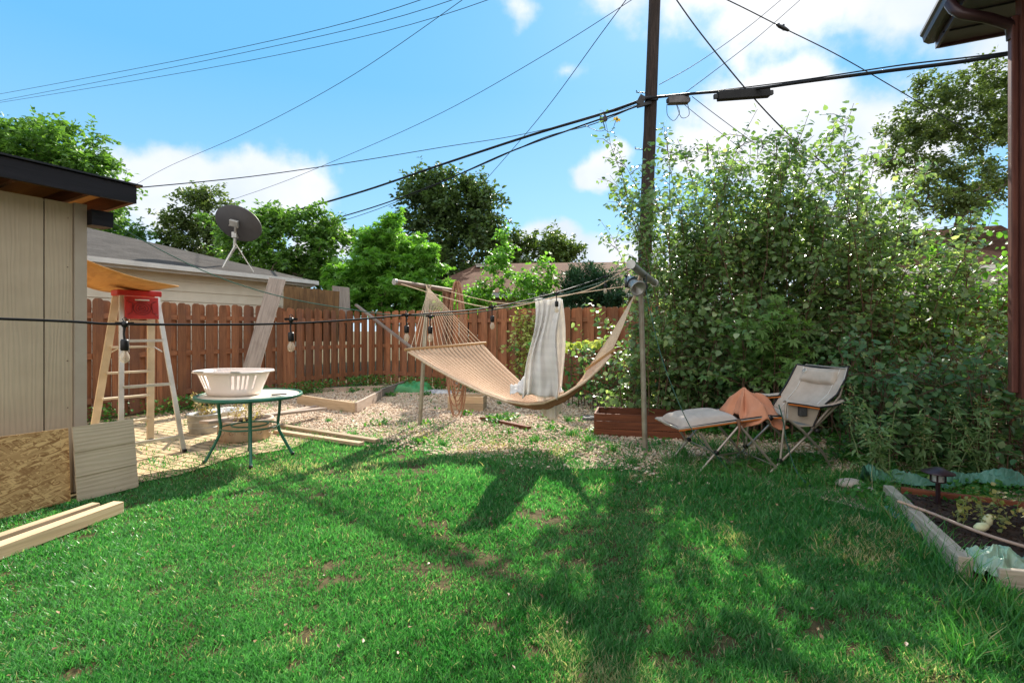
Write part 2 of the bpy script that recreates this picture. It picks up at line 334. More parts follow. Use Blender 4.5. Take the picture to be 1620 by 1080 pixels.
# ------------------------------------------------------------------ mesh tools
class MB:
    def __init__(s, off=(0, 0, 0)): s.v = []; s.f = []; s.sm = []; s.ax = []; s.rn = []; s.off = Vector(off); s.axis = None; s.r = .5
    def add(s, vs, fs, smooth=False, axis=None, rnd=None):
        b = len(s.v); s.v += [Vector(x) for x in vs]; r = s.r if rnd is None else rnd; s.rn += [r]*len(vs)
        for f in fs: s.f.append([b+i for i in f]); s.sm.append(smooth); s.ax.append(axis or s.axis)
    def box(s, c, size, rot=None, axis=None, rnd=None):
        c = Vector(c); h = Vector(size)/2; m = rot if rot is not None else Matrix.Identity(3)
        vs = [c+m@Vector((x*h.x, y*h.y, z*h.z)) for x in (-1, 1) for y in (-1, 1) for z in (-1, 1)]
        if axis is None: i = max(range(3), key=lambda k: size[k]); axis = m@Vector([1. if k == i else 0. for k in range(3)])
        s.add(vs, [(0, 1, 3, 2), (4, 6, 7, 5), (0, 4, 5, 1), (2, 3, 7, 6), (0, 2, 6, 4), (1, 5, 7, 3)], False, axis, rnd)
    def bar(s, p0, p1, w, h, up=(0, 0, 1), rnd=None):
        p0 = Vector(p0); p1 = Vector(p1); x = (p1-p0).normalized(); y = Vector(up).cross(x).normalized(); z = x.cross(y)
        m = Matrix((x, y, z)).transposed(); s.box((p0+p1)/2, ((p1-p0).length, w, h), m, x, rnd)
    def hexa(s, p, axis=None, rnd=None):   # 8 points: bottom 4, top 4 in the same turn
        s.add(p, [(3, 2, 1, 0), (4, 5, 6, 7), (0, 1, 5, 4), (1, 2, 6, 5), (2, 3, 7, 6), (3, 0, 4, 7)], False, axis, rnd)
    def sheet(s, q, th, axis=None):        # a quad given thickness along its normal
        q = [Vector(x) for x in q]; n = (q[1]-q[0]).cross(q[2]-q[0]).normalized()*th
        s.hexa([x-n/2 for x in q]+[x+n/2 for x in q], axis)
    def tube(s, pts, r, n=8, cap=True, smooth=True):
        pts = [Vector(p) for p in pts]; k = len(pts); rs = r if hasattr(r, '__len__') else [r]*k
        b = []; ref = None
        for i, p in enumerate(pts):
            d = (pts[min(i+1, k-1)]-pts[max(i-1, 0)]).normalized()
            if ref is None: ref = Vector((0, 0, 1)) if abs(d.z) < .9 else Vector((1, 0, 0))
            x = ref-d*ref.dot(d); x.normalize(); y = d.cross(x); ref = x
            for j in range(n): a = 2*math.pi*j/n; b.append(p+(x*math.cos(a)+y*math.sin(a))*rs[i])
        fs = [(i*n+j, i*n+(j+1) % n, (i+1)*n+(j+1) % n, (i+1)*n+j) for i in range(k-1) for j in range(n)]
        s.add(b, fs, smooth, (pts[-1]-pts[0]).normalized() if (pts[-1]-pts[0]).length > 0 else None)
        if cap:
            s.add(b[:n], [tuple(range(n))[::-1]]); s.add(b[-n:], [tuple(range(n))])
    def lathe(s, prof, c=(0, 0, 0), n=24, m=None, sx=1, sy=1, smooth=True):
        m = m or Matrix.Identity(3); c = Vector(c); vs = []
        for r, z in prof:
            for j in range(n): a = 2*math.pi*j/n; vs.append(c+m@Vector((r*math.cos(a)*sx, r*math.sin(a)*sy, z)))
        s.add(vs, [(i*n+j, i*n+(j+1) % n, (i+1)*n+(j+1) % n, (i+1)*n+j) for i in range(len(prof)-1) for j in range(n)], smooth)
    def grid(s, fn, nu, nv, smooth=True):
        vs = [fn(i/nu, j/nv) for i in range(nu+1) for j in range(nv+1)]
        b = len(s.v)
        s.add(vs, [(i*(nv+1)+j, (i+1)*(nv+1)+j, (i+1)*(nv+1)+j+1, i*(nv+1)+j+1) for i in range(nu) for j in range(nv)], smooth)
        if not hasattr(s, 'guv'): s.guv = {}
        for i in range(nu+1):
            for j in range(nv+1): s.guv[b+i*(nv+1)+j] = (i/nu, j/nv)
    def prism(s, poly, o, x, y, t):        # 2D outline in the plane (x, y) from o, thickness vector t
        o = Vector(o); x = Vector(x); y = Vector(y); t = Vector(t); n = len(poly)
        a = [o+x*u+y*v for u, v in poly]; s.add(a+[q+t for q in a], [tuple(range(n))[::-1], tuple(range(n, 2*n))]+[(i, (i+1) % n, (i+1) % n+n, i+n) for i in range(n)], False, y)
    def build(s, name, mat, parent=None, solid=0, bevel=0, uvgrid=False):
        me = bpy.data.meshes.new(name); me.from_pydata([tuple(v-s.off) for v in s.v], [], s.f)
        me.polygons.foreach_set('use_smooth', s.sm); uv = me.uv_layers.new(name='UVMap'); k = 0; data = [0.]*(len(me.loops)*2)
        for fi, f in enumerate(s.f):
            if uvgrid:
                for i in f: g = s.guv.get(i, (0, 0)); data[k] = g[0]; data[k+1] = g[1]; k += 2
                continue
            a, b, c = s.v[f[0]], s.v[f[1]], s.v[f[2]]; n = (b-a).cross(c-a)
            if n.length < 1e-12: n = Vector((0, 0, 1))
            n.normalize(); ax = s.ax[fi]
            if ax is None: h = Vector((0, 0, 1)).cross(n); h = h.normalized() if h.length > 1e-4 else Vector((1, 0, 0))
            else:
                h = ax-n*ax.dot(n); h = h.normalized() if h.length > .1 else (Vector((0, 0, 1)).cross(n) if abs(n.z) < .9 else Vector((1, 0, 0))).normalized()
            q = n.cross(h); o_ = s.rn[f[0]]*7
            for i in f: data[k] = s.v[i].dot(h)+(o_ if ax is not None else 0); data[k+1] = s.v[i].dot(q)+(o_ if ax is not None else 0); k += 2
        uv.data.foreach_set('uv', data)
        at = me.attributes.new('rnd', 'FLOAT', 'POINT'); at.data.foreach_set('value', s.rn)
        me.materials.append(M[mat] if isinstance(mat, str) else mat); me.update()
        o = bpy.data.objects.new(name, me); COL.objects.link(o)
        if parent: o.parent = parent
        else: o.location = s.off
        if solid: md = o.modifiers.new('thickness', 'SOLIDIFY'); md.thickness = solid; md.offset = 0
        if bevel: md = o.modifiers.new('bevel', 'BEVEL'); md.width = bevel; md.segments = 2; md.limit_method = 'ANGLE'
        return o
def tag(o, label=None, cat=None, group=None, kind=None):
    if label: o['label'] = label
    if cat: o['category'] = cat
    if group: o['group'] = group
    if kind: o['kind'] = kind
    return o
def thing(name, label, cat, loc, rz=0, group=None):
    o = bpy.data.objects.new(name, None); COL.objects.link(o); o.location = loc; o.rotation_euler = (0, 0, rz); o.empty_display_size = .1
    return tag(o, label, cat, group)
def copy_tree(o, parent=None):
    kids = [c for c in bpy.data.objects if c.parent == o]
    c = o.copy(); COL.objects.link(c); c.parent = parent
    for ch in kids: copy_tree(ch, c)
    return c
def inst(name, tv, tf, pos, rot, scl, rnd, mat, parent=None, off=(0, 0, 0)):
    """one mesh of many small pieces: template verts tv, faces tf, at pos, with rotation rows rot, scale scl"""
    tv = np.array(tv, float); n = len(pos); k = len(tv); pos = np.asarray(pos)-np.array(off)
    scl = np.asarray(scl, float); scl = scl[:, None, None] if scl.ndim == 1 else scl[:, None, :]
    V = np.einsum('kj,nji->nki', tv, rot) if np.ndim(scl) == 3 and scl.shape[2] == 1 else None
    V = np.einsum('nkj,nji->nki', tv[None]*scl, rot)+pos[:, None, :]
    lt = np.array([len(f) for f in tf]); fl = np.concatenate([np.array(f) for f in tf])
    loops = (fl[None]+(np.arange(n)*k)[:, None]).ravel(); tot = np.tile(lt, n); st = np.concatenate([[0], np.cumsum(tot)[:-1]])
    me = bpy.data.meshes.new(name); me.vertices.add(n*k); me.vertices.foreach_set('co', V.ravel())
    me.loops.add(len(loops)); me.loops.foreach_set('vertex_index', loops.astype(np.int32))
    me.polygons.add(len(tot)); me.polygons.foreach_set('loop_start', st.astype(np.int32)); me.polygons.foreach_set('loop_total', tot.astype(np.int32))
    me.update(calc_edges=True); at = me.attributes.new('rnd', 'FLOAT', 'POINT'); at.data.foreach_set('value', np.repeat(rnd, k).astype(np.float32))
    me.materials.append(M[mat]); o = bpy.data.objects.new(name, me); COL.objects.link(o)
    if parent: o.parent = parent
    else: o.location = off
    return o
def rots(dirs, ups):   # rows: x = side, y = dir, z = normal
    d = dirs/np.linalg.norm(dirs, axis=1, keepdims=True); s = np.cross(d, ups); s /= np.linalg.norm(s, axis=1, keepdims=True)+1e-9; z = np.cross(s, d)
    return np.stack([s, d, z], 1)
def rvec(n): v = rng.normal(size=(n, 3)); return v/np.linalg.norm(v, axis=1, keepdims=True)
LEAF_V = [(0, 0, 0), (0, .5, -.05), (0, 1, -.14), (-.40, .22, .07), (-.34, .62, .02), (.40, .22, .07), (.34, .62, .02)]
LEAF_F = [(0, 1, 4, 3), (1, 2, 4), (0, 5, 6, 1), (1, 6, 2)]
SMALL_V = [(0, 0, 0), (-.3, .45, .08), (0, 1, -.05), (.3, .45, .08)]; SMALL_F = [(0, 3, 2), (0, 2, 1)]
NARROW_V = [(0, 0, 0), (-.13, .4, .04), (0, 1, -.12), (.13, .4, .04)]
BLADE_V = [(-.5, 0, 0), (.5, 0, 0), (.38, .18, .55), (-.38, .18, .55), (0, .6, 1)]; BLADE_F = [(0, 1, 2, 3), (3, 2, 4)]
PAL_V = [(0, 0, 0)]; PAL_F = []
for k_ in range(5):      # lobed (palmate) leaf
    a_ = R(-100+50*k_+90)-R(0); a_ = R(90+(k_-2)*48); L_ = (1, .85, .6)[abs(k_-2)]
    b_ = len(PAL_V); PAL_V += [(math.cos(a_+.33)*L_*.5, math.sin(a_+.33)*L_*.5, .03), (math.cos(a_)*L_, math.sin(a_)*L_, -.06), (math.cos(a_-.33)*L_*.5, math.sin(a_-.33)*L_*.5, .03)]; PAL_F.append((0, b_+2, b_+1, b_))
def leaves(name, pos, size, mat, parent, off, tmpl=(LEAF_V, LEAF_F), droop=.35, up=1., out=None, outw=.6, jit=.35):
    n = len(pos); d = rvec(n); d[:, 2] = d[:, 2]*.5-droop
    if out is not None: d += out*outw
    u = rvec(n)*.75; u[:, 2] += up
    s = size*(1+jit*rng.uniform(-1, 1, n)); return inst(name, tmpl[0], tmpl[1], pos, rots(d, u), s, rng.uniform(0, 1, n), mat, parent, off)
_ph = rng.uniform(0, 6.28, (24,)); _k = rng.normal(size=(24, 2))
def fbm(x, y, sc=1.):   # smooth 2D noise in about -1..1
    r = 0
    for i in range(24):
        f = sc*(1+i % 4*1.3); r = r+np.sin(_k[i, 0]*f*x+_k[i, 1]*f*y+_ph[i])/(1+i % 4)
    return r/6.

# ------------------------------------------------------------------ ground
def ab(x, y): return .898*x-.441*y, .441*x+.898*y
g = MB(); gx = np.concatenate([[-400, -60], np.linspace(-14, 14, 57), [60, 400]]); gy = np.concatenate([[-60, -10], np.linspace(-2, 18, 41), [60, 500]])
def gz(x, y): return float(.006*fbm(x*.9, y*.9))*(1 if abs(x) < 13 and -2 < y < 17 else 0)
g.grid(lambda u, v: (gx[round(u*(len(gx)-1))], gy[round(v*(len(gy)-1))], -.009+gz(gx[round(u*(len(gx)-1))], gy[round(v*(len(gy)-1))])), len(gx)-1, len(gy)-1)
tag(g.build('ground', 'ground'), kind='structure')
def patch(name, a0, a1, b0, b1, mat, z, wob=.12, n=40):
    pts = []
    for i in range(n): t = i/n; pts.append((a0+(a1-a0)*t, b0+wob*math.sin(t*23)+wob*.6*math.sin(t*57)))
    for i in range(n): t = i/n; pts.append((a1+wob*math.sin(t*17), b0+(b1-b0)*t))
    pts += [(a1, b1), (a0, b1)]
    m = MB(); m.add([W(a, b, z) for a, b in pts], [tuple(range(len(pts)))]); return tag(m.build(name, mat), kind='structure')
patch('gravel_bed', -9.1, 4.5, 4.95, 10.15, 'gravel', .0, .16)
pv = MB(); pp = [(-9.1, 2.45), (-5.2, 2.45), (-5.05, 3.0), (-5.2, 3.7), (-5.0, 4.3), (-5.3, 5.1), (-6.5, 5.3), (-9.1, 5.3)]
pv.axis = UA; pv.add([W(a, b, .008) for a, b in pp], [tuple(range(len(pp)))]); tag(pv.build('paver_patio', 'paver'), kind='structure')
# pebbles
n = 60000; a = rng.uniform(-9, 2.5, n); b = 4.7+rng.uniform(0, 1, n)**1.1*5.45
keep = (b > 5.35+.4*fbm(a*2.2, b*1.1)+.28*rng.normal(size=n)) & ((a < -.4) | (b > 5.75)) & (fbm(a*2.9+4, b*2.9)+.3*rng.normal(size=n) < .75)
a, b = a[keep], b[keep]; n = len(a)
pos = np.stack([.898*a+.441*b, -.441*a+.898*b, rng.uniform(.003, .013, n)], 1)
OCT = [(1, 0, 0), (0, 1, 0), (-1, 0, 0), (0, -1, 0), (.55, .5, .75), (-.6, .45, .8), (-.5, -.6, .7), (.5, -.55, .78)]
OCTF = [(4, 5, 6, 7), (0, 1, 4), (1, 5, 4), (1, 2, 5), (2, 6, 5), (2, 3, 6), (3, 7, 6), (3, 0, 7), (0, 4, 7)]
d = rvec(n); d[:, 2] *= .25; u = rvec(n)*.35; u[:, 2] += 1
s3 = np.stack([rng.uniform(.011, .024, n), rng.uniform(.010, .02, n), rng.uniform(.008, .018, n)], 1)
tag(inst('pebbles', OCT, OCTF, pos, rots(d, u), s3, rng.uniform(0, 1, n), 'pebble'), 'loose tan and pinkish river gravel between the lawn and the fence', 'gravel', kind='stuff')
# lawn blades
def blades(n, y0, y1, hmin, hmax, mask, wk=.0026, p=1.):
    y = y0*(y1/y0)**rng.uniform(0, 1, n); x = rng.uniform(-1.25, 1.25, n)*y+rng.uniform(-.3, .3, n); a, b = ab(x, y)
    k = mask(x, y, a, b); x, y, a, b = x[k], y[k], a[k], b[k]; n = len(x)
    h = rng.uniform(hmin, hmax, n)*(1+.35*fbm(x*2.3, y*2.3)+.45*fbm(x*9, y*9)); th = rng.uniform(0, 6.283, n)
    d = np.stack([np.cos(th), np.sin(th), rng.normal(0, .12, n)], 1); u = np.stack([rng.normal(0, .42, n), rng.normal(0, .42, n), np.ones(n)], 1)
    w = wk*np.clip(y, 1.6, 6)**.75
    rr = np.clip(rng.beta(1.6, 2.4, n)*.8+.22*fbm(x*1.7, y*1.7, 1)+.1*fbm(x*7, y*7, 1), 0, .88)
    dry = (rng.uniform(0, 1, n) < np.clip(.03+1.1*np.clip(fbm(x*2.1+9, y*2.1, 1.)-.36+.5*np.clip((a+1.3)/1.2, 0, 1)*(b > 1.2), 0, 1), 0, .6)); rr[dry] = 1
    return np.stack([x, y, np.zeros(n)-.012], 1), rots(d, u), np.stack([w, h, h], 1), rr
def lawn_mask(x, y, a, b):
    lim = 5.55+.5*fbm(a*2.2, b*1.1)
    soil = (a > 1.0) & (b > 3.7) & (a < 1.9) & (b < 5.05)
    thin = rng.uniform(0, 1, len(x)) < np.clip(1.0-(b-4.75)/1.35+.9*fbm(x*3.2, y*3.2)*(b > 4.6), .015, 1)*np.clip(1.1+(a+5.05)*1.6+.8*fbm(x*5, y*5)*(a < -4.6), 0, 1)
    hole = (fbm(x*3+3, y*3)+.25*rng.normal(size=len(x)) > 1.1) | (fbm(x*13+1, y*13)+.2*rng.normal(size=len(x)) > .42)
    return (b < lim+1.4) & thin & ((a > -5.7) | (b < 2.1)) & ~((a < -5.1) & (b < 2.4)) & ~soil & ~hole
ps, rt, sc, rr = blades(620000, 1.45, 8.5, .020, .046, lawn_mask)
tag(inst('lawn_grass', BLADE_V, BLADE_F, ps, rt, sc, rr, 'grass'), 'thick short green lawn covering the middle of the yard', 'grass', kind='stuff')
# straggling taller grass and clover near the gravel, the pavers and the right side
def rag_mask(x, y, a, b):
    q = fbm(x*3.1+5, y*3.1)+.22*rng.normal(size=len(x))
    edge = (abs(b-5.6) < 1.0) & (q > .08); pav = (a < -5.0) & (a > -8.9) & (b > 2.4) & (b < 5.4) & (q > .3-.3*(a > -5.9))
    right = (a > -.6) & (b > 3.6) & (b < 7.) & ~((a > 1.0) & (b < 5.05)) & (q > -.2); gr = (b > 6) & (b < 10) & (q > .5)
    return edge | pav | right | gr
ps, rt, sc, rr = blades(170000, 2.0, 13, .04, .08, rag_mask, .003)
tag(inst('ragged_grass', BLADE_V, BLADE_F, ps, rt, sc, rr, 'longgrass'), 'straggling longer grass creeping over the gravel and the pavers', 'grass', kind='stuff')
def dry_mask(x, y, a, b):
    q = fbm(x*3.1+5, y*3.1)+.3*rng.normal(size=len(x)); return ((a > -1.2) & (b > 2.6) & (b < 6.2) & (a < 1.0) & (q > .1)) | ((a > -1.5) & (b < 3.2) & (q > .55)) | ((q > .9) & (b < 5.3) & (a > -5))
ps, rt, sc, rr = blades(90000, 1.6, 7, .03, .07, dry_mask, .0022)
rt2 = rt.copy(); rt2[:, 2, 2] *= .35
tag(inst('dry_thatch', BLADE_V, BLADE_F, ps, rt2, sc, rr, 'drygrass'), 'straw coloured dead clippings lying on the lawn towards the lounge chair', 'dry grass', kind='stuff')
# low broad weeds
def weedpos(n):
    a = rng.uniform(-9, 2, n); b = rng.uniform(3, 10.1, n); x, y = .898*a+.441*b, -.441*a+.898*b
    q = fbm(x*2.6-4, y*2.6)+.12*rng.normal(size=n)
    k = ((b > 9.75) & (q > -.2)) | ((a < -8.7) & (q > -.2)) | ((b > 5.6) & (b < 7.4) & (a > -3.6) & (q > .3)) | ((b > 4.9) & (q > .5)) | ((a > -1.6) & (b > 7.2) & (a < 1.5)) | ((a < -5.2) & (b < 5.6) & (q > .68))
    return x[k], y[k], a[k], b[k]
x, y, a, b = weedpos(34000); n = len(x); rep = 3
hh = np.repeat(np.where((b > 9.75) | (a < -8.7), .3, .1), rep)*rng.uniform(.1, 1, n*rep)
pos = np.stack([np.repeat(x, rep)+rng.normal(0, .03, n*rep), np.repeat(y, rep)+rng.normal(0, .03, n*rep), hh], 1)
tag(leaves('low_weeds', pos, .045, 'weedleaf', None, (0, 0, 0), (LEAF_V, LEAF_F)), 'low broad leaved weeds along the fence foot and over the gravel', 'weeds', kind='stuff')

n = 420; y = 1.5*(6.5)**rng.uniform(0, 1, n); x = rng.uniform(-1.2, 1.2, n)*y; a, b = ab(x, y); k = (b < 9.8) & (a > -8.8) & (a < 1.9); x, y = x[k], y[k]
tag(leaves('leaf_litter', np.stack([x, y, np.full(len(x), .026)], 1), .024, 'litter', None, (0, 0, 0), (SMALL_V, SMALL_F), droop=-.3, up=1.5), 'dry fallen leaves scattered over the lawn and the gravel', 'leaf litter', kind='stuff')
# ------------------------------------------------------------------ fences
def fence(name, label, A, B, H=1.88, off_sign=1, seed=0):
    rd = random.Random(seed); t = thing(name, label, 'fence', A); A = Vector(A); B = Vector(B); L = (B-A).length; dx = (B-A)/L; nn = Vector((dx.y, -dx.x, 0))*off_sign
    nb = max(1, round(L/2.4)); bl = L/nb
    for i in range(nb+1):
        m = MB(A); c = A+dx*min(max(i*bl, .05), L-.05); m.box(c+Vector((0, 0, (H-.08)/2)), (.09, .09, H-.08), Matrix((dx, nn, Vector((0, 0, 1)))).transposed(), Vector((0, 0, 1)), rd.random()); m.build('post', 'fence', t)
    for i in range(nb):
        s0, s1 = i*bl+.05, (i+1)*bl-.05
        if i == 0: s0 = .1
        for z in (.32, 1.0, 1.62):
            m = MB(A); m.bar(A+dx*s0+Vector((0, 0, z)), A+dx*s1+Vector((0, 0, z)), .04, .085, rnd=rd.random()); m.build('rail', 'fence', t)
        m = MB(A); sp = .245; k = int(bl/sp); sp = bl/k
        for j in range(k*2):
            side = 1 if j % 2 == 0 else -1; s = i*bl+(j/2+.5)*sp; h = H+rd.uniform(-.012, .012)-(.0 if side > 0 else .01); w = .14; z0 = .05+rd.uniform(0, .02)
            o = A+dx*(s+rd.uniform(-.006, .006))+nn*(.0215*side if side > 0 else -.0215-.024); x = dx; tl = rd.uniform(-.006, .006)
            m.r = rd.random(); m.prism([(-w/2, z0), (w/2, z0), (w/2+tl, h-.05), (w/2-.014+tl, h-.016), (w/2-.038+tl, h), (-w/2+.038+tl, h), (-w/2+.014+tl, h-.016), (-w/2+tl, h-.05)], o, x, (0, 0, 1), nn*.018)
        m.build('picket_panel', 'fence', t)
    return t
fence('wooden_fence', 'brown stained picket fence behind the stepladder and the patio table, nearest the cream garage', W(-9.16, 2.6), W(-9.16, 10.15), seed=1)
fence('wooden_fence', 'brown stained picket fence along the back of the yard behind the hammock', W(-9.1, 10.22), W(2.2, 10.22), seed=2)
fence('wooden_fence', 'short run of brown picket fence showing through the bushes beside the brick house', W(2.35, 10.0), W(5.4, 10.0), 1.98, seed=3)

# ------------------------------------------------------------------ shed
def mat3(x, y, z): return Matrix((Vector(x), Vector(y), Vector(z))).transposed()
YM = mat3(UA, VB, (0, 0, 1))
def wbox(m, a0, a1, b0, b1, z0, z1, axis=None, rnd=None): m.box(W((a0+a1)/2, (b0+b1)/2, (z0+z1)/2), (a1-a0, b1-b0, z1-z0), YM, axis, rnd)
S0 = W(-5.35, 2.39); sh = thing('garden_shed', 'tan panelled shed with open rafters and a black fascia at the left edge', 'shed', S0)
for k in range(3):
    b1 = (2.30, 2.1, 1.70)[k]; b0 = (2.1, 1.70, -1.5)[k]
    m = MB(S0); wbox(m, -5.40, -5.352-.0, b0+.005, b1-.005, .0, 2.49); m.ax = [None]*len(m.f); m.build('wall_panel', 'panel', sh)
m = MB(S0); wbox(m, -5.39, -5.362, -1.5, 2.28, .0, 2.47); m.build('sheathing', 'black', sh)
m = MB(S0); wbox(m, -5.40, -5.335, 2.302, 2.392, .0, 2.50); m.build('corner_trim', 'trimtan', sh)
m = MB(S0); wbox(m, -8.4, -5.402, 2.33, 2.388, .0, 2.44); m.ax = [None]*6; m.build('end_wall', 'panel', sh)
m = MB(S0); wbox(m, -8.4, -8.34, -1.5, 2.32, 0, 2.1); m.ax = [None]*6; m.build('rear_wall', 'panel', sh)
def rz(a): return 2.66+(a+5.03)*.06          # underside height of the roof deck: falls away from the yard
m = MB(S0)
for (z, th) in ((0, .018),):
    m.hexa([W(-5.03-.02, -1.7, rz(-5.03)), W(-5.03-.02, 2.6, rz(-5.03)), W(-8.7, 2.6, rz(-8.7)), W(-8.7, -1.7, rz(-8.7))]+[W(-5.05, -1.7, rz(-5.03)+.018), W(-5.05, 2.6, rz(-5.03)+.018), W(-8.7, 2.6, rz(-8.7)+.018), W(-8.7, -1.7, rz(-8.7)+.018)], UA)
m.build('roof_deck', 'plywood', sh)
m = MB(S0); m.hexa([W(-4.99, -1.75, rz(-5)+.021), W(-4.99, 2.66, rz(-5)+.021), W(-8.75, 2.66, rz(-8.7)+.021), W(-8.75, -1.75, rz(-8.7)+.021)]+[W(-4.99, -1.75, rz(-5)+.035), W(-4.99, 2.66, rz(-5)+.035), W(-8.75, 2.66, rz(-8.7)+.035), W(-8.75, -1.75, rz(-8.7)+.035)]); m.build('roofing_felt', 'black', sh)
m = MB(S0); wbox(m, -5.05, -5.012, -1.7, 2.62, 2.525, 2.675); m.build('fascia_board', 'blackwood', sh)
m = MB(S0); m.hexa([W(-5.052, 2.58, 2.525), W(-5.052, 2.618, 2.525), W(-8.7, 2.618, 2.3), W(-8.7, 2.58, 2.3), W(-5.052, 2.58, 2.655), W(-5.052, 2.618, 2.655), W(-8.7, 2.618, 2.43), W(-8.7, 2.58, 2.43)], UA); m.build('end_fascia', 'brownwood', sh)
for i, bb in enumerate((2.30, 1.83, 1.36, .9, .4, -.1, -.6, -1.1)):
    m = MB(S0); m.r = random.random(); m.hexa([W(-5.053, bb, 2.56), W(-5.053, bb+.038, 2.56), W(-8.4, bb+.038, 2.34), W(-8.4, bb, 2.34), W(-5.053, bb, 2.655), W(-5.053, bb+.038, 2.655), W(-8.4, bb+.038, rz(-8.4)-.003), W(-8.4, bb, rz(-8.4)-.003)], UA); m.build('rafter', 'brownwood', sh)
m = MB(S0); wbox(m, -5.45, -5.26, 2.394, 2.56, 2.32, 2.455); m.build('beam_end', 'blackwood', sh)
m = MB(S0)
for bb in (2.26,):
    for q in range(5): zz_ = .75+q*.4+random.uniform(-.02, .02); wbox(m, -5.352, -5.3505, bb-.004+random.uniform(-.004, .004), bb+.004, zz_, zz_+.008)
no = m.build('nail_heads', 'brownmetal', sh); no['kind'] = 'stuff'
# sheets and lumber at the shed's foot
o_ = G(113, 797); m = MB(o_); r_ = VB
m.sheet([W(-5.06, -.6, .01), W(-5.06, 2.155, .01), W(-5.10, 2.155, .60), W(-5.10, -.6, .64)], .012); tag(m.build('strand_board_sheet', 'osb'), 'flaky golden strand board sheet leaning on the shed below its tan wall', 'board')
so_ = W(-4.98, 2.3); t = thing('siding_offcut', 'tan three board siding offcut standing beside the strand board', 'board', so_)
for k in range(3): m = MB(so_); m.sheet([W(-4.985-.026*k, 2.17, .01+.196*k), W(-4.985-.026*k, 2.62, .01+.196*k), W(-5.02-.026*k, 2.62, .215+.196*k), W(-5.02-.026*k, 2.17, .215+.196*k)], .014, Vector((0, 0, 1))); m.build('lap_board', 'panel', t)
for i, (p0, p1, lb) in enumerate(((G(-90, 878, .075), G(152, 797, .075), 'pale timber stud lying on the lawn against the strand board sheet'), (G(-90, 895, .075), G(188, 795, .075), 'pale timber stud on the grass, the outer one of the pair by the shed'))):
    m = MB(p0); p0 = Vector((p0.x, p0.y, .045)); p1 = Vector((p1.x, p1.y, .045)); m.bar(p0, p1, .09 if i else .07, .085, rnd=.6+.3*i); tag(m.build('timber_stud', 'palewood', bevel=.003), lb, 'timber', 'timber studs beside the shed')
# plywood sheet bridging shed and ladder
pl = [P(283, 453, 5.55), P(205, 464, 6.25), P(105, 440, 6.0), P(105, 398, 4.95)]
m = MB(pl[1]); m.grid(lambda u, v: (pl[0].lerp(pl[1], v)).lerp(pl[3].lerp(pl[2], v), u)+Vector((0, 0, -.05*math.sin(math.pi*u))), 10, 4)
tag(m.build('plywood_sheet', 'plywood', solid=.012), 'orange plywood sheet sagging from the shed roof onto the stepladder', 'board')

# ------------------------------------------------------------------ stepladder
L0 = Vector((-4.33, 5.91, 0)); ld = thing('stepladder', 'cream and aluminium stepladder with a red top cap open on the pavers', 'ladder', L0, R(-36))
HT = 1.80
def lp(side, y, z): k = z/HT; return Vector((side*(.49-.41*k), (1 if y > 0 else -1)*(.30-.13*k), z))
for y in (-1, 1):
    m = MB(); m.bar(lp(-1, y, .01), lp(-1, y, HT), .03, .075, up=(0, 1, 0)); m.build('front_rail', 'fibre', ld, bevel=.003)
    m = MB(); m.bar(lp(1, y, .01), lp(1, y, HT), .022, .05, up=(0, 1, 0)); m.build('rear_rail', 'alu', ld, bevel=.003)
for z in (.3, .6, .9, 1.2, 1.5): m = MB(); a_, b_ = lp(-1, -1, z), lp(-1, 1, z); m.bar(a_+Vector((0, .016, 0)), b_-Vector((0, .016, 0)), .085, .022); m.build('step', 'fibre', ld)
for z in (.18, .78, 1.28): m = MB(); a_, b_ = lp(1, -1, z), lp(1, 1, z); m.bar(a_+Vector((0, .013, 0)), b_-Vector((0, .013, 0)), .03, .03); m.build('rear_brace', 'alu', ld)
for y in (-1, 1):
    m = MB(); m.tube([lp(-1, y, 1.15)+Vector((.03, -y*.035, 0)), Vector((0, y*.17, 1.2)), lp(1, y, 1.15)+Vector((-.03, -y*.035, 0))], .009, 6); m.build('spreader', 'alu', ld)
    m = MB(); m.bar(lp(1, y, .2)-Vector((0, y*.03, 0)), Vector((.455, 0+y*.1, .06)), .02, .025); m.bar(lp(-1, y, .26)-Vector((0, y*.03, 0)), lp(-1, y, .3)*Vector((1, .4, 1)) if False else Vector((-.41, y*.12, .31)), .02, .02); m.build('corner_brace', 'alu', ld)
    for s in (-1, 1): m = MB(); m.box(lp(s, y, .02)+Vector((0, 0, 0)), (.085, .04, .04)); m.build('foot', 'black', ld)
m = MB(); m.box((0, 0, HT+.02), (.2, .44, .065)); m.build('top_cap', 'red', ld, bevel=.012)
m = MB(); m.box((.15, 0, 1.65), (.018, .33, .25), Matrix.Rotation(-.1, 3, 'Y')); sf = m.build('folding_shelf', 'red', ld, bevel=.006)
m = MB(); m.box((.160, 0, 1.74), (.012, .14, .014), Matrix.Rotation(-.1, 3, 'Y')); m.build('handle_slot', 'whitetrim', sf, bevel=.004)
m = MB()
for r_ in (.035, .06, .085):
    m.tube([Vector((.163-.09*math.sin(a_)*r_, math.cos(a_)*r_, 1.645+math.sin(a_)*r_*.85)) for a_ in [k*math.pi/12 for k in range(25)]], .004, 5, False)
for s in (-1, 1): m.tube([(.164, s*.03, 1.66), (.164, -s*.0, 1.645), (.164, s*.03, 1.63)], .004, 5); m.tube([(.155, s*.14, 1.73), (.160, s*.09, 1.70), (.168, s*.10, 1.6), (.172, s*.14, 1.57)], .004, 5)
m.build('embossing', 'reddark', sf)

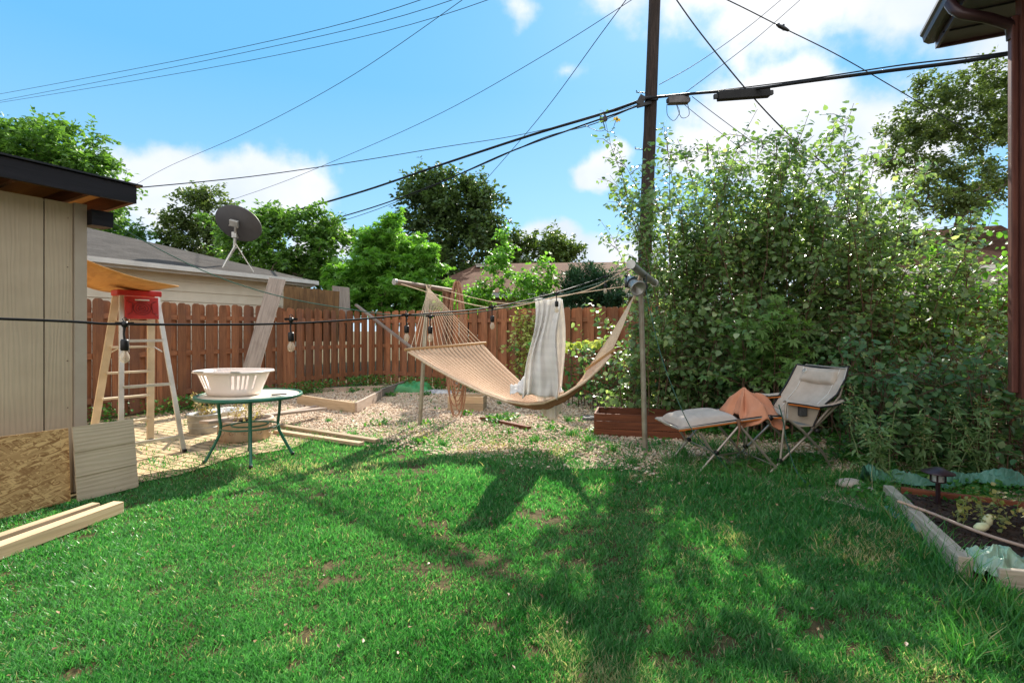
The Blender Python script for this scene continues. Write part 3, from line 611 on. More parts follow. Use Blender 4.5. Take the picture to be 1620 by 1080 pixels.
# ------------------------------------------------------------------ garage, dish and boards on the fence
def gline(Y): return Vector((-11.6+.495*Y, Y, 0))
gA, gB = gline(4.5), gline(12.65); gd = (gB-gA).normalized(); gn = Vector((-gd.y, gd.x, 0))   # gn: away from the yard
GO = gB; ga = thing('garage', 'cream lap sided garage with a grey hipped roof and white gutter beyond the fence', 'garage', GO)
WH = 2.55; DEP = 6.6
m = MB(GO)
for k in range(13):
    z0, z1 = k*.197, (k+1)*.197+.012; p0, p1 = gA, gB; i_, o1, o2 = gn*.0, -gn*.034, -gn*.012
    m.hexa([p0+i_+Vector((0, 0, z0)), p1+i_+Vector((0, 0, z0)), p1+o1+Vector((0, 0, z0)), p0+o1+Vector((0, 0, z0)), p0+i_+Vector((0, 0, z1)), p1+i_+Vector((0, 0, z1)), p1+o2+Vector((0, 0, z1)), p0+o2+Vector((0, 0, z1))])
m.build('wall', 'lapsiding', ga)
m = MB(GO); m.sheet([gB+gn*.04-gd*.03, gB+gn*DEP-gd*.03, gB+gn*DEP-gd*.03+Vector((0, 0, WH)), gB+gn*.04-gd*.03+Vector((0, 0, WH))], .06); m.build('wall', 'lapsiding', ga)
e0, e1 = gA-gn*.3, gB-gn*.3+gd*.3; e2 = gB+gn*(DEP+.3)+gd*.3; e3 = gA+gn*(DEP+.3); ez = Vector((0, 0, 2.62))
hd = (DEP+.6)/2; r1 = e1+gn*hd-gd*hd+Vector((0, 0, 1.12)); r0 = e0+gn*hd+Vector((0, 0, 1.12))
m = MB(GO); q = [e0+ez, e1+ez, e2+ez, e3+ez, r0+ez, r1+ez]; m.add(q, [(0, 1, 5, 4), (1, 2, 5), (2, 3, 4, 5), (0, 4, 3)]); m.build('roof', 'shingle_grey', ga, solid=.02)
m = MB(GO)
for p0, p1, w in ((e0, e1, -gn), (e1, e2, gd)):
    d_ = (p1-p0).normalized(); m.bar(p0+Vector((0, 0, 2.55))+w*.02, p1+Vector((0, 0, 2.55))+w*.02, .02, .14); m.bar(p0+Vector((0, 0, 2.575))+w*.09, p1+Vector((0, 0, 2.575))+w*.09, .11, .085)
m.build('gutter', 'gutter', ga)
m = MB(GO); m.sheet([e0+Vector((0, 0, 2.52)), e1+Vector((0, 0, 2.52)), e1+gn*.33+Vector((0, 0, 2.52)), e0+gn*.33+Vector((0, 0, 2.52))], .012); m.build('soffit', 'whitetrim', ga)
# satellite dish
DB = P(355, 424, 11.25); sd = thing('satellite_dish', 'dark grey satellite dish on a bent mast on the garage roof', 'satellite dish', DB)
hub = P(372, 372, 11.2); m = MB(DB); m.tube([DB-Vector((0, 0, .12)), DB+Vector((.02, 0, .12)), P(371, 392, 11.2), hub], .032, 8); m.build('mast', 'galv', sd)
cn = P(373, 356, 11.05); fwd = Vector((.10, .86, .5)).normalized(); xx = Vector((1, 0, -.28)); xx = (xx-fwd*xx.dot(fwd)).normalized(); yy = fwd.cross(xx); dm = mat3(xx, yy, fwd)
m = MB(DB); m.lathe([(0, 0), (.12, .004), (.24, .02), (.36, .05), (.50, .095), (.515, .10), (.515, .115), (.50, .112), (.36, .065), (.24, .034), (0, .014)], cn, 36, dm, 1., .78); m.build('reflector', 'dish', sd)
m = MB(DB); m.box(cn-fwd*.06-yy*.06, (.18, .14, .07), dm); m.box(hub, (.11, .11, .13)); m.tube([cn+fwd*.0-yy*.05, hub], .03, 6); br = m.build('bracket', 'galv', sd, bevel=.01)
m = MB(DB)
for s in (-1, 1):
    m.lathe([(.0, .012), (.014, .012), (.014, -.01)], cn-fwd*.09+xx*.09*s, 8, dm)
m.build('bolt', 'alu', br)
m = MB(DB); m.tube([cn+fwd*.05+yy*.3, cn+fwd*.5+yy*.22], .02, 6); m.box(cn+fwd*.52+yy*.22, (.08, .08, .14), dm); m.build('feed_arm', 'dish', sd)
for q in (P(350, 427, 11.0), P(403, 434, 11.6)): m = MB(DB); m.tube([P(373, 386, 11.2), q], .013, 6); m.build('strut', 'alu', sd)
# boards leaning at the fence
def plankq(name, label, q, th, mat, cat='board', group=None):
    m = MB(Vector(q[0])); m.r = random.random(); a_ = (Vector(q[3])-Vector(q[0])).normalized(); m.sheet(q, th, a_); return tag(m.build(name, mat, bevel=.003), label, cat, group)
plankq('wooden_board', 'wide weathered grey board leaning against the picket fence left of the aged plywood', [P(382, 590, 9.45), P(409, 590, 9.5), P(452, 443, 10.25), P(426, 439, 10.2)], .03, 'greywood')
plankq('plywood_sheet', 'aged brown plywood panel standing up behind the picket fence top', [P(447, 540, 11.3), P(534, 540, 12.25), P(537, 461, 12.3), P(449, 452, 11.35)], .02, 'agedply')
plankq('wooden_board', 'short grey board upright behind the fence at the right end of the aged plywood', [P(536, 540, 12.4), P(556, 540, 12.9), P(552, 455, 12.95), P(526, 452, 12.35)], .03, 'greywood')
m = MB(P(745, 615, 11.5)); m.bar(P(745, 622, 11.45), P(563, 482, 12.8), .085, .05); tag(m.build('timber_pole', 'greywood', bevel=.004), 'long thin grey timber leaning slantwise on the back fence behind the hammock', 'timber')

# ------------------------------------------------------------------ patio table, basket, phone
T0 = Vector((-2.84, 5.55, 0)); tb = thing('patio_table', 'round glass patio table with a green steel frame on the pavers', 'table', T0)
m = MB(); m.lathe([(.0, .694), (.505, .694), (.505, .702), (0, .702)], (0, 0, 0), 40); m.build('glass_top', 'tabletop', tb)
m = MB(); m.lathe([(.498, .675), (.525, .675), (.532, .69), (.525, .712), (.500, .712), (.500, .703), (.508, .70), (.498, .69), (.498, .675)], (0, 0, 0), 48); m.build('rim', 'greenpaint', tb)
for k in range(4):
    a_ = R(28+90*k); d_ = Vector((math.cos(a_), math.sin(a_), 0)); m = MB()
    m.tube([d_*.30+Vector((0, 0, .675)), d_*.29+Vector((0, 0, .5)), d_*.275+Vector((0, 0, .38)), d_*.285+Vector((0, 0, .30)), d_*.33+Vector((0, 0, .2)), d_*.42+Vector((0, 0, .02))], .0165, 8); lg = m.build('leg', 'greenpaint', tb)
    m = MB(); m.lathe([(.0, 0), (.019, 0), (.019, .035), (0, .035)], d_*.425, 10); m.build('foot_cap', 'black', lg)
for r_, z in ((.285, .36), (.29, .655), (.18, .38)): m = MB(); m.tube([Vector((math.cos(k*math.pi/16)*r_, math.sin(k*math.pi/16)*r_, z)) for k in range(33)], .009 if z < .6 else .011, 6, False); m.build('support_ring', 'greenpaint', tb)
# basket
B0 = Vector((-2.985, 5.5, .713)); bk = thing('laundry_basket', 'white plastic laundry basket with slotted sides on the patio table', 'basket', B0, R(-6))
def rrect(hx, hy, r, n=8):
    pts = []
    for cx, cy, a0 in ((hx-r, hy-r, 0), (-hx+r, hy-r, 90), (-hx+r, -hy+r, 180), (hx-r, -hy+r, 270)):
        for k in range(n+1): a_ = R(a0+90*k/n); pts.append((cx+r*math.cos(a_), cy+r*math.sin(a_)))
    return pts
def loft(m, rings, smooth=True, cap0=False):
    n_ = len(rings[0]); m.add([p for r_ in rings for p in r_], [(i*n_+j, i*n_+(j+1) % n_, (i+1)*n_+(j+1) % n_, (i+1)*n_+j) for i in range(len(rings)-1) for j in range(n_)], smooth)
    if cap0: m.add(rings[0], [tuple(range(n_))])
NS = 128
def ring(t, z, ex=0): # outline of the basket at height fraction t, evenly spaced
    hx, hy = .25+.10*t+ex, .17+.07*t+ex; out = []
    for k in range(NS):
        a_ = 2*math.pi*k/NS; c, s_ = math.cos(a_), math.sin(a_); e = 3.2; out.append(Vector((math.copysign(abs(c)**(2/e), c)*hx, math.copysign(abs(s_)**(2/e), s_)*hy, z)))
    return out
m = MB(); zs = [0, .04, .075, .11, .15, .185, .215, .25]; rg = [ring(z/.25, z) for z in zs]
vs = [p for r_ in rg for p in r_]; fs = []
for i in range(len(zs)-1):
    for j in range(NS):
        slot = (i in (2, 4) or i in (1, 5) or i == 3) and i in (2, 3, 4, 5) and (j % 4 in (0, 1)) and (j % 32) > 3 and (j % 32) < 28 and not (i == 3 and False) and ((j//4) % 5 != 4)
        if not slot: fs.append((i*NS+j, i*NS+(j+1) % NS, (i+1)*NS+(j+1) % NS, (i+1)*NS+j))
m.add(vs, fs, True); m.add(rg[0], [tuple(range(NS))]); m.build('body', 'whiteplastic', bk, solid=.004)
m = MB(); loft(m, [ring(1, .25, 0), ring(1, .258, .0), ring(1, .26, .03), ring(1, .24, .038), ring(1, .238, .032), ring(1, .252, .026), ring(1, .248, 0)]); rm = m.build('rim', 'whiteplastic', bk)
for s in (-1, 1): m = MB(); m.box((s*.2, -.272, .258), (.1, .02, .014)); m.build('grip', 'galv', rm, bevel=.004)
m = MB(Vector((-2.47, 5.43, .72))); m.box((-2.47, 5.43, .718), (.15, .075, .009), Matrix.Rotation(.5, 3, 'Z')); tag(m.build('mobile_phone', 'phone', bevel=.003), 'small dark phone lying flat on the glass table beside the basket', 'phone')

# ------------------------------------------------------------------ pots and boards on the patio
pt = G(368, 702); pt = Vector((pt.x, pt.y+.3, 0)); pot = thing('round_planter', 'wide cream planter with scroll relief standing under the glass table', 'planter', pt)
m = MB(); m.lathe([(.0, .0), (.27, .0), (.30, .02), (.315, .22), (.335, .235), (.335, .27), (.30, .27), (.29, .235), (.28, .22), (0, .22)], (0, 0, 0), 40); m.build('bowl', 'potcream', pot)
m = MB()
for k in range(12):
    a0 = k*math.pi/6
    pts = []
    for q in range(18): th = q*.55; rr_ = .055*(1-q/22); aa = a0+math.cos(th)*rr_/.31; pts.append(Vector((math.cos(aa)*(.312+.0), math.sin(aa)*.312, .12+math.sin(th)*rr_)))
    m.tube(pts, .006, 5)
m.build('scroll_relief', 'potcream', pot)
m = MB(); m.lathe([(0, .225), (.28, .228)], (0, 0, 0), 24); m.build('soil', 'soil', pot)
def twigs(name, base, n, h, spread, mat, parent, off, r=.003, leaf=None, lsz=.03):
    m = MB(off); lp_ = []
    for i in range(n):
        a_ = random.uniform(0, 6.28); p = Vector(base)+Vector((random.uniform(-1, 1)*spread*.4, random.uniform(-1, 1)*spread*.4, 0)); pts = [p]; d_ = Vector((math.cos(a_)*.4, math.sin(a_)*.4, 1)).normalized(); hh_ = h*random.uniform(.5, 1)
        for k in range(5): p = p+d_*hh_/5; d_ = (d_+Vector((random.gauss(0, .25), random.gauss(0, .25), 0))).normalized(); pts.append(p); lp_ += [p+Vector((random.gauss(0, .015), random.gauss(0, .015), random.gauss(0, .015))) for _ in range(3)]
        m.tube(pts, [r*(1-.12*k) for k in range(6)], 5, False)
    o = m.build(name, mat, parent)
    if leaf: leaves('leaves', np.array([tuple(q) for q in lp_]), lsz, leaf, parent, off)
    return o
twigs('dry_stems', (0, 0, .22), 14, .3, .4, 'hose', pot, (0, 0, 0), .003, 'drygrass', .03)
tub = G(312, 688); tub.y += .15; tt = thing('metal_tub', 'dented grey metal tub holding dried stems left of the cream planter', 'planter', tub)
m = MB(); m.lathe([(0, 0), (.17, 0), (.175, .02), (.2, .24), (.212, .25), (.212, .27), (.195, .268), (.185, .24), (.165, .19), (0, .19)], (0, 0, 0), 32); m.build('body', 'galv', tt)
for z in (.09, .17): m = MB(); m.tube([Vector((math.cos(k*math.pi/16)*(.176+z*.1), math.sin(k*math.pi/16)*(.176+z*.1), z)) for k in range(33)], .006, 5, False); m.build('hoop', 'galv', tt)
twigs('dry_stems', (0, 0, .19), 12, .42, .3, 'hose', tt, (0, 0, 0), .0035, 'drygrass', .04)
tub2 = G(345, 672); tub2.y += .2; t2 = thing('metal_tub', 'low pale metal tub half hidden behind the cream planter', 'planter', tub2)
m = MB(); m.lathe([(0, 0), (.22, 0), (.24, .17), (.255, .18), (.255, .2), (.235, .19), (.2, .13), (0, .13)], (0, 0, 0), 32); m.build('body', 'whitetrim', t2); twigs('dry_stems', (0, 0, .13), 8, .2, .3, 'hose', t2, (0, 0, 0))
def lumber(p0, p1, w, h, mat, label, group=None, name='timber_plank', cat='timber'):
    p0, p1 = Vector(p0), Vector(p1); m = MB(p0); m.bar(p0, p1, w, h, rnd=random.random()); return tag(m.build(name, mat, bevel=.003), label, cat, group)
lumber(P(322, 668, 6.1), P(512, 642, 8.2)+Vector((0, 0, -.04)), .14, .035, 'dustwood', 'dusty plank lying across the cream planter towards the gravel')
def gp(px, py, z): q = G(px, py, z); return Vector((q.x, q.y, z))
lumber(gp(437, 672, .03), gp(598, 697, .03), .09, .04, 'palewood', 'inner pale plank of the pair edging the pavers', 'planks on the ground at the gravel edge')
lumber(gp(437, 682, .03), gp(572, 702, .03), .09, .04, 'palewood', 'outer pale plank of the pair edging the pavers, nearer the lawn', 'planks on the ground at the gravel edge')
lumber(gp(495, 617, .05), gp(628, 612, .05), .05, .09, 'dustwood', 'dusty straight timber lying on gravel along the fence foot')
# open frame
fr = thing('timber_border', 'open timber bed frame lying slightly raised on the gravel near the fence corner', 'frame', gp(563, 645, 0))
F_ = [P(470, 632, 9.9), P(560, 648, 8.6), P(600, 622, 9.9), P(640, 610, 11.3)]
for i, (p, q, mt) in enumerate(((gp(470, 631, .1), gp(562, 645, .1), 'palewood'), (gp(562, 645, .1), gp(602, 624, .1), 'dustwood'), (gp(602, 622, .1), gp(645, 606, .1), 'greywood'))):
    m = MB(fr.location); dd = (q-p).normalized()*.028; m.bar(p+dd, q-dd, .045, .17); m.build('side_board', mt, fr, bevel=.003)
m = MB(fr.location); m.box(gp(555, 641, .07), (.16, .12, .05)); m.build('corner_block', 'palewood', fr)
lumber(gp(430, 655, .03), gp(515, 640, .03), .12, .03, 'dustwood', 'dusty plank on gravel between the table and the timber frame')
# soil bags
def lump(name, label, c, sx, sy, sz, mat, cat, seed, parts=None, rzz=0):
    o = thing(name, label, cat, c, rzz) if parts else None; m = MB(c if not parts else (0, 0, 0)); rd = np.random.default_rng(seed); ph = rd.uniform(0, 6, 8)
    off = Vector(c) if not parts else Vector((0, 0, 0))
    def fn(u, v):
        x, y = u*2-1, v*2-1; e = max(0, (1-abs(x)**3.2))*max(0, (1-abs(y)**3)); z = sz*(e**.45)*(1+.22*math.sin(3*x+ph[0])*math.sin(4*y+ph[1])+.1*math.sin(9*x+ph[2])*math.sin(8*y+ph[3])+.05*math.sin(19*x+ph[4]+5*y))
        return off+Vector((x*sx*(1-.06*math.cos(5*y+ph[5])), y*sy*(1-.06*math.cos(6*x+ph[6])), z))
    m.grid(fn, 36, 30); r = m.build('sack' if parts else name, mat, o)
    if not parts: tag(r, label, cat)
    return o or r
lump('soil_bag', 'slumped green plastic soil bag by the back fence', G(650, 622)+Vector((0, .3, 0)), .42, .28, .2, 'greenbag', 'bag', 3)
bb_ = lump('soil_bag', 'flat black and white plastic bag beside the green one', G(690, 624)+Vector((0, .25, 0)), .36, .2, .07, 'whitebag', 'bag', 5)

# ------------------------------------------------------------------ planter boxes
def planterbox(label, c, L, Wd, H, rzz, mat, rows, soil=True, group=None):
    t = thing('planter_box', label, 'planter', c, rzz, group); h = H/rows
    for k in range(rows):
        for s in (-1, 1):
            m = MB(); m.r = random.random(); m.box((0, s*(Wd/2-.012), h*(k+.5)), (L, .024, h-.006), axis=Vector((1, 0, 0))); m.build('side_board', mat, t, bevel=.002)
            m = MB(); m.r = random.random(); m.box((s*(L/2-.012), 0, h*(k+.5)), (.024, Wd-.05, h-.006), axis=Vector((0, 1, 0))); m.build('end_board', mat, t, bevel=.002)
    if soil:
        m = MB(); m.grid(lambda u, v: Vector(((u-.5)*(L-.06), (v-.5)*(Wd-.06), H*.55+.02*math.sin(u*11)*math.sin(v*7))), 12, 8); m.build('soil', 'soil', t)
    return t
planterbox('low red brown planter box behind the right clothesline pole', Vector((1.72, 6.95, 0)), 1.15, .62, .3, R(-14), 'redwood', 3)
planterbox('small tan planter box on the gravel under the hammock', Vector((-.78, 9.0, 0)), .62, .4, .26, R(-6), 'palewood', 2)
lumber(gp(762, 661, .03), gp(838, 677, .03), .07, .05, 'redwood', 'short red brown timber lying on the gravel in front of the hammock')
m = MB(G(940, 664)); m.prism([(-.2, -.12), (.18, -.14), (.22, .1), (-.16, .13)], G(940, 664)+Vector((0, 0, .01)), (1, 0, 0), (0, 1, 0), (0, 0, .045)); tag(m.build('stepping_stone', 'stone', bevel=.006), 'flat dark stepping stone left of the red brown planter box', 'stone')

# ------------------------------------------------------------------ clothesline poles and hammock
TD = Vector((.5, .866, 0))
def tpole(label, foot, top, hc, mat='post_metal'):
    t = thing('clothesline_pole', label, 'pole', foot, 0, 'clothesline poles holding the hammock'); m = MB(foot); m.tube([Vector(foot)-Vector((0, 0, .1)), Vector(foot).lerp(Vector(top), .5), top], .03, 12); m.build('post', mat, t)
    return t
FL = Vector((-1.36, 7.52, 0)); TL = P(677, 453, 7.52); tl_ = tpole('leaning steel clothesline pole at the left end of the hammock', FL, TL, 2.05)
m = MB(FL); c0 = P(626, 446, 7.08); c1 = P(716, 460, 8.1); m.tube([c0, c1], .036, 12); xb = m.build('crossbar', 'rustpipe', tl_)
for q, s in ((c0, -1), (c1, 1)): m = MB(FL); dd = (c1-c0).normalized(); m.tube([q, q+dd*s*.03], .044, 12); m.build('end_cap', 'galv', xb)
FR_ = Vector((1.52, 5.8, 0)); FR_ = G(1021, 716); TR = P(1013, 436, 5.8); tr_ = tpole('steel clothesline pole at the right end of the hammock beside the lounge chair', FR_, TR, 2.05)
m = MB(FR_); d0 = P(999, 419, 5.35); d1 = P(1035, 447, 6.3); m.tube([d0, d1], .04, 12); xb = m.build('crossbar', 'galv', tr_)
for q, s in ((d0, -1), (d1, 1)): m = MB(FR_); dd = (d1-d0).normalized(); m.tube([q, q+dd*s*.03], .05, 12); m.build('end_cap', 'galv', xb)
m = MB(FR_); m.tube([TR+Vector((-.04, -.05, .03)), TR+Vector((.05, .06, -.0)), TR+Vector((.05, -.02, -.12)), TR+Vector((.07, 0, -.22))], .012, 6); m.tube([TR+Vector((-.05, .03, -.03)), TR+Vector((.05, -.06, .0)), TR+Vector((.06, -.05, -.16))], .009, 6); m.build('chain', 'black', tr_)
# canister lamp on the right pole
CC = P(1002, 449, 5.55); t = thing('floodlight', 'dented grey metal canister light strapped to the right clothesline pole', 'lamp', CC)
ax = (P(1013, 462, 5.4)-P(990, 440, 5.7)).normalized(); sx_ = ax.cross(Vector((0, 0, 1))).normalized(); cm = mat3(sx_, ax.cross(sx_), ax)
m = MB(CC); m.lathe([(0, -.12), (.055, -.12), (.058, .05), (.075, .085), (.088, .12), (.086, .13), (.07, .12), (.05, .08), (0, .05)], CC, 20, cm); m.build('housing', 'galv', t)
m = MB(CC); m.lathe([(.0595, -.03), (.064, -.03), (.064, -.005), (.0595, -.005)], CC, 20, cm); m.tube([CC, CC+Vector((.04, .12, .09))], .012, 6); m.build('strap', 'black', t)
# hammock
NE = [(0, 1.13), (.13, .95), (.265, .79), (.40, .65), (.52, .56), (.62, .535), (.70, .56), (.80, .67), (.886, .815), (.95, .97), (1, 1.12)]
LN, LFp = P(646, 555, 6.55), P(764, 545, 7.25); RN, RF = P(968, 559, 5.55), P(930, 585, 6.25)
def ecurve(t, A, B, dz=0):
    z = np.interp(t, [q[0] for q in NE], [q[1] for q in NE]); p = A.lerp(B, t); lin = 1.13+(1.12-1.13)*t; return Vector((p.x, p.y, p.z+(z-lin)+dz*math.sin(math.pi*t)))
HO = Vector((0, 6.2, .5)); hm = thing('hammock', 'tan rope hammock slung between the two clothesline poles', 'hammock', HO)
def bed(u, v):
    a_ = ecurve(u, LN, RN); b_ = ecurve(u, LFp, RF, .10); p = a_.lerp(b_, v); p.z -= .10*math.sin(math.pi*v)*math.sin(math.pi*min(1, u*1.0))**.7; p.z -= .013*math.cos(v*18*2*math.pi); return p
m = MB(HO); m.grid(bed, 60, 88); m.build('bed', 'bed', hm, uvgrid=True, solid=.012)
for v in (0, 1): m = MB(HO); m.tube([bed(i/50, v) for i in range(51)], .014, 6); m.build('edge_rope', 'rope', hm)
for A_, B_, nm in ((LN, LFp, 'spreader_bar'), (RN, RF, 'spreader_bar')): dd = (B_-A_).normalized()*.05; m = MB(HO); m.tube([A_-dd+Vector((0, 0, .02)), B_+dd+Vector((0, 0, .02))], .02, 10); m.build(nm, 'varnish', hm)
HL, HR = P(678, 456, 7.45), P(1003, 468, 5.7)
m = MB(HO)
for i in range(17): v = (i+.5)/17; q = LN.lerp(LFp, v)+Vector((0, 0, .03)); m.tube([q, q.lerp(HL, .5)+Vector((0, 0, -.015)), HL], .0046, 5, False)
for k in range(7): m.tube([HL.lerp(LN.lerp(LFp, .2), .08+.02*k), HL.lerp(LN.lerp(LFp, .8), .08+.02*k)], .006, 5, False)
m.tube([HL+Vector((0, 0, -.06)), HL+Vector((-.03, -.03, .05)), HL+Vector((.03, .03, .05)), HL+Vector((0, 0, -.06))], .012, 6); m.build('suspension_ropes', 'rope', hm)
m = MB(HO)
for i in range(19): v = (i+.5)/19; q = RN.lerp(RF, v)+Vector((0, 0, .02)); m.tube([q, q.lerp(HR, .5)+Vector((0, 0, -.03)), HR], .0058, 5, False)
m.tube([HR+Vector((0, 0, -.04)), HR+Vector((.02, .02, .05)), TR+Vector((0, 0, .03))], .014, 6); m.build('suspension_ropes', 'rope', hm)
m = MB(HO)
for i in range(34): v = (i+.5)/34; q = LN.lerp(LFp, v)+Vector((0, 0, .02)); e = bed(.012, v); m.tube([q, e+Vector((0, 0, .01)), bed(.03, v)], .006, 5, False)
m.build('lacing', 'rope', hm)
# rope coil and brown strap on the left crossbar
cp = P(723, 452, 8.02); t = thing('rope_coil', 'looped brown rope hanging from the end of the left crossbar', 'rope', cp); m = MB(cp)
for k in range(9):
    w = .05+.018*(k % 3)+.012*random.random(); Ld = 1.08+.055*k; cx = random.uniform(-.03, .03); pts = []
    for q in range(25): th = 2*math.pi*q/24; pts.append(cp+Vector((cx+math.sin(th)*w*(1+.5*(1-math.cos(th))), .02*k-.05+.02*math.sin(th*3+k), .07-(1-math.cos(th))/2*Ld*1.45)))
    m.tube(pts, .011, 6, False)
m.build('loops', 'coilrope', t)
m = MB(P(708, 460, 8.0)); m.grid(lambda u, v: P(708, 462, 8.05)+Vector(((v-.5)*.16+.01*math.sin(u*6), .04*math.sin(v*9+u*2), .03-u*.95)), 16, 14); tag(m.build('cloth_strip', 'cloth_brown', solid=.006), 'brown cloth strip draped over the left crossbar beside the rope coil', 'cloth')

# clotheslines
def cable(name, label, pts, r, mat='blackcable', cat='cable', sag=0, n=24, group=None, sides=6):
    pts = [Vector(p) for p in pts]; out = []
    for i in range(len(pts)-1):
        for k in range(n if len(pts) == 2 else 8):
            t_ = k/(n if len(pts) == 2 else 8); p = pts[i].lerp(pts[i+1], t_); p.z -= 4*sag*t_*(1-t_); out.append(p)
    out.append(pts[-1])
    if len(pts) > 2:   # smooth through the points
        ks = np.linspace(0, len(pts)-1, len(out)); arr = np.array([tuple(p) for p in pts]); out = []
        for q in ks:
            i = min(int(q), len(pts)-2); f = q-i; p0, p1, p2, p3 = arr[max(i-1, 0)], arr[i], arr[i+1], arr[min(i+2, len(arr)-1)]
            out.append(Vector(.5*((2*p1)+(-p0+p2)*f+(2*p0-5*p1+4*p2-p3)*f*f+(-p0+3*p1-3*p2+p3)*f**3)))
    m = MB(out[0]); m.tube(out, r, sides, True); return tag(m.build(name, mat), label, cat, group)
CLT = P(866, 473, 5.9)
cable('clothesline', 'white clothesline carrying the plaid blanket between the two poles', [c0+Vector((.05, .05, -.02)), P(770, 486, 6.5), CLT, P(940, 455, 5.6), d0], .006, 'rope', 'clothesline')
cable('clothesline', 'sagging second clothesline stretched just behind the blanket', [P(700, 458, 7.8), P(800, 480, 7.1), P(900, 466, 6.5), d1+Vector((-.02, -.1, 0))], .005, 'rope', 'clothesline')
cable('yard_cord', 'green cord swooping from the shed eave to the right clothesline pole', [P(150, 335, 4.75), P(240, 388, 4.7), P(340, 436, 4.7), P(440, 468, 4.7), P(540, 487, 4.8), P(640, 499, 4.9), P(760, 493, 5.1), P(870, 470, 5.3), P(950, 447, 5.4), P(998, 428, 5.5)], .0045, 'greenwire', 'cord')  # plain green cord, braces nothing
cable('yard_cord', 'green cord slanting from the right pole down past the lounge chair footrest', [TR+Vector((.04, 0, -.05)), P(1035, 520, 5.5), P(1055, 590, 5.2), P(1095, 680, 4.9), P(1135, 722, 4.85), Vector((P(1160, 745, 4.8).x, 4.8, .03))], .0045, 'greenwire', 'cord')
cable('yard_cord', 'green cord looping off the lounge chair seat into the grass', [P(1232, 640, 4.96), P(1239, 665, 4.9), P(1245, 700, 4.85), P(1260, 745, 4.7), Vector((2.62, 4.5, .03))], .006, 'greenwire', 'cord')
# blanket
bt = CLT; tag_ = thing('blanket', 'pale grey plaid blanket hung over the clothesline and trailing into the hammock', 'blanket', bt)
def frontfall(u, v):
    k = u; xl = -.15-.17*k**1.6; xr = .13-.02*k; w = v+.045*math.sin(v*8+2.2*k)+.02*math.sin(v*5-4*k+1); x = xl+(xr-xl)*w
    g_ = math.sin(v*12+1.6*math.sin(2.1*k+.4)+1.2*math.sin(v*5)); fold = (.020+.034*k)*(1-2*abs(g_)**1.5*.5-.5)*1.6+.008*math.sin(v*29+6*k+2*math.sin(5*k))+.022*math.sin(4*k+v*2.5)+.008*math.sin(k*19+v*7)*k
    return bt+Vector((x+.02*math.sin(k*7+v*2), -.03-.05*k+fold, -1.13*k+.012*math.sin(v*9)+.04*k*math.sin(v*4)))
def backfall(u, v):
    k = u; xl = -.10-.06*k; xr = .165+.03*math.sin(k*5)+.02*k; w = v+.04*math.sin(v*8-3*k); x = xl+(xr-xl)*w
    fold = .028*math.sin(v*13+2.4*k)+.016*math.sin(v*31-4*k)+.02*math.sin(k*6); return bt+Vector((x+.05*k, .05+.24*k+fold, -1.44*k*(1-.13*(2*v-1.15)**2)))
m = MB(bt); m.grid(frontfall, 48, 60); m.build('front_fall', 'plaid', tag_, uvgrid=True, solid=.004)
m = MB(bt); m.grid(backfall, 48, 40); m.build('rear_fall', 'plaid', tag_, uvgrid=True, solid=.004)
def pile(u, v):
    x, y = u*2-1, v*2-1; r2 = x*x+y*y; z = .15*max(0, 1-r2*.9)+.03*math.sin(11*x+3*y)+.022*math.sin(19*y-5*x)+.014*math.sin(29*x+9*y)
    c = P(852, 632, 5.93); return Vector((c.x-.02+x*.31, c.y+.12+y*.16, c.z+.085+z*(1 if r2 < 1.2 else .4)))
m = MB(bt); m.grid(pile, 44, 36); m.build('bunched_end', 'plaid', tag_, uvgrid=True, solid=.004)

# ------------------------------------------------------------------ string lights
SP = [(-3.4, .55, 1.50), (-2.04, 2.04, 1.445), (-1.77, 2.34, 1.427), (-1.23, 2.85, 1.437), (-.71, 3.45, 1.50), (-.16, 4.15, 1.585), (.41, 4.7, 1.745), (.99, 5.4, 1.965), (1.27, 5.42, 2.06)]
cable('string_light_cable', 'black string light cable crossing the whole yard to the right pole', [Vector(p) for p in SP], .0055, 'blackcable')
BL = [((-1.77, 2.34, 1.427), 'bulb in front of the stepladder', .0), ((-1.23, 2.85, 1.437), 'bulb hanging above and right of the laundry basket', .02), ((-.71, 3.45, 1.50), 'bulb at the left tip of the hammock spreader bar', 0),
      ((-.16, 4.15, 1.585), 'bulb in front of the back fence between hammock ropes and blanket', 0), ((.41, 4.7, 1.745), 'bulb hanging in front of the plaid blanket', -.01), ((.98, 5.38, 1.96), 'bulb hanging just left of the canister light', 0),
      ((1.21, 5.42, 2.04), 'bulb tucked against the canister light on the right pole', -.07), ((-.575, 3.6, 1.515), 'unlit clear bulb dangling close behind the hammock ropes', -.02)]
bproto = None
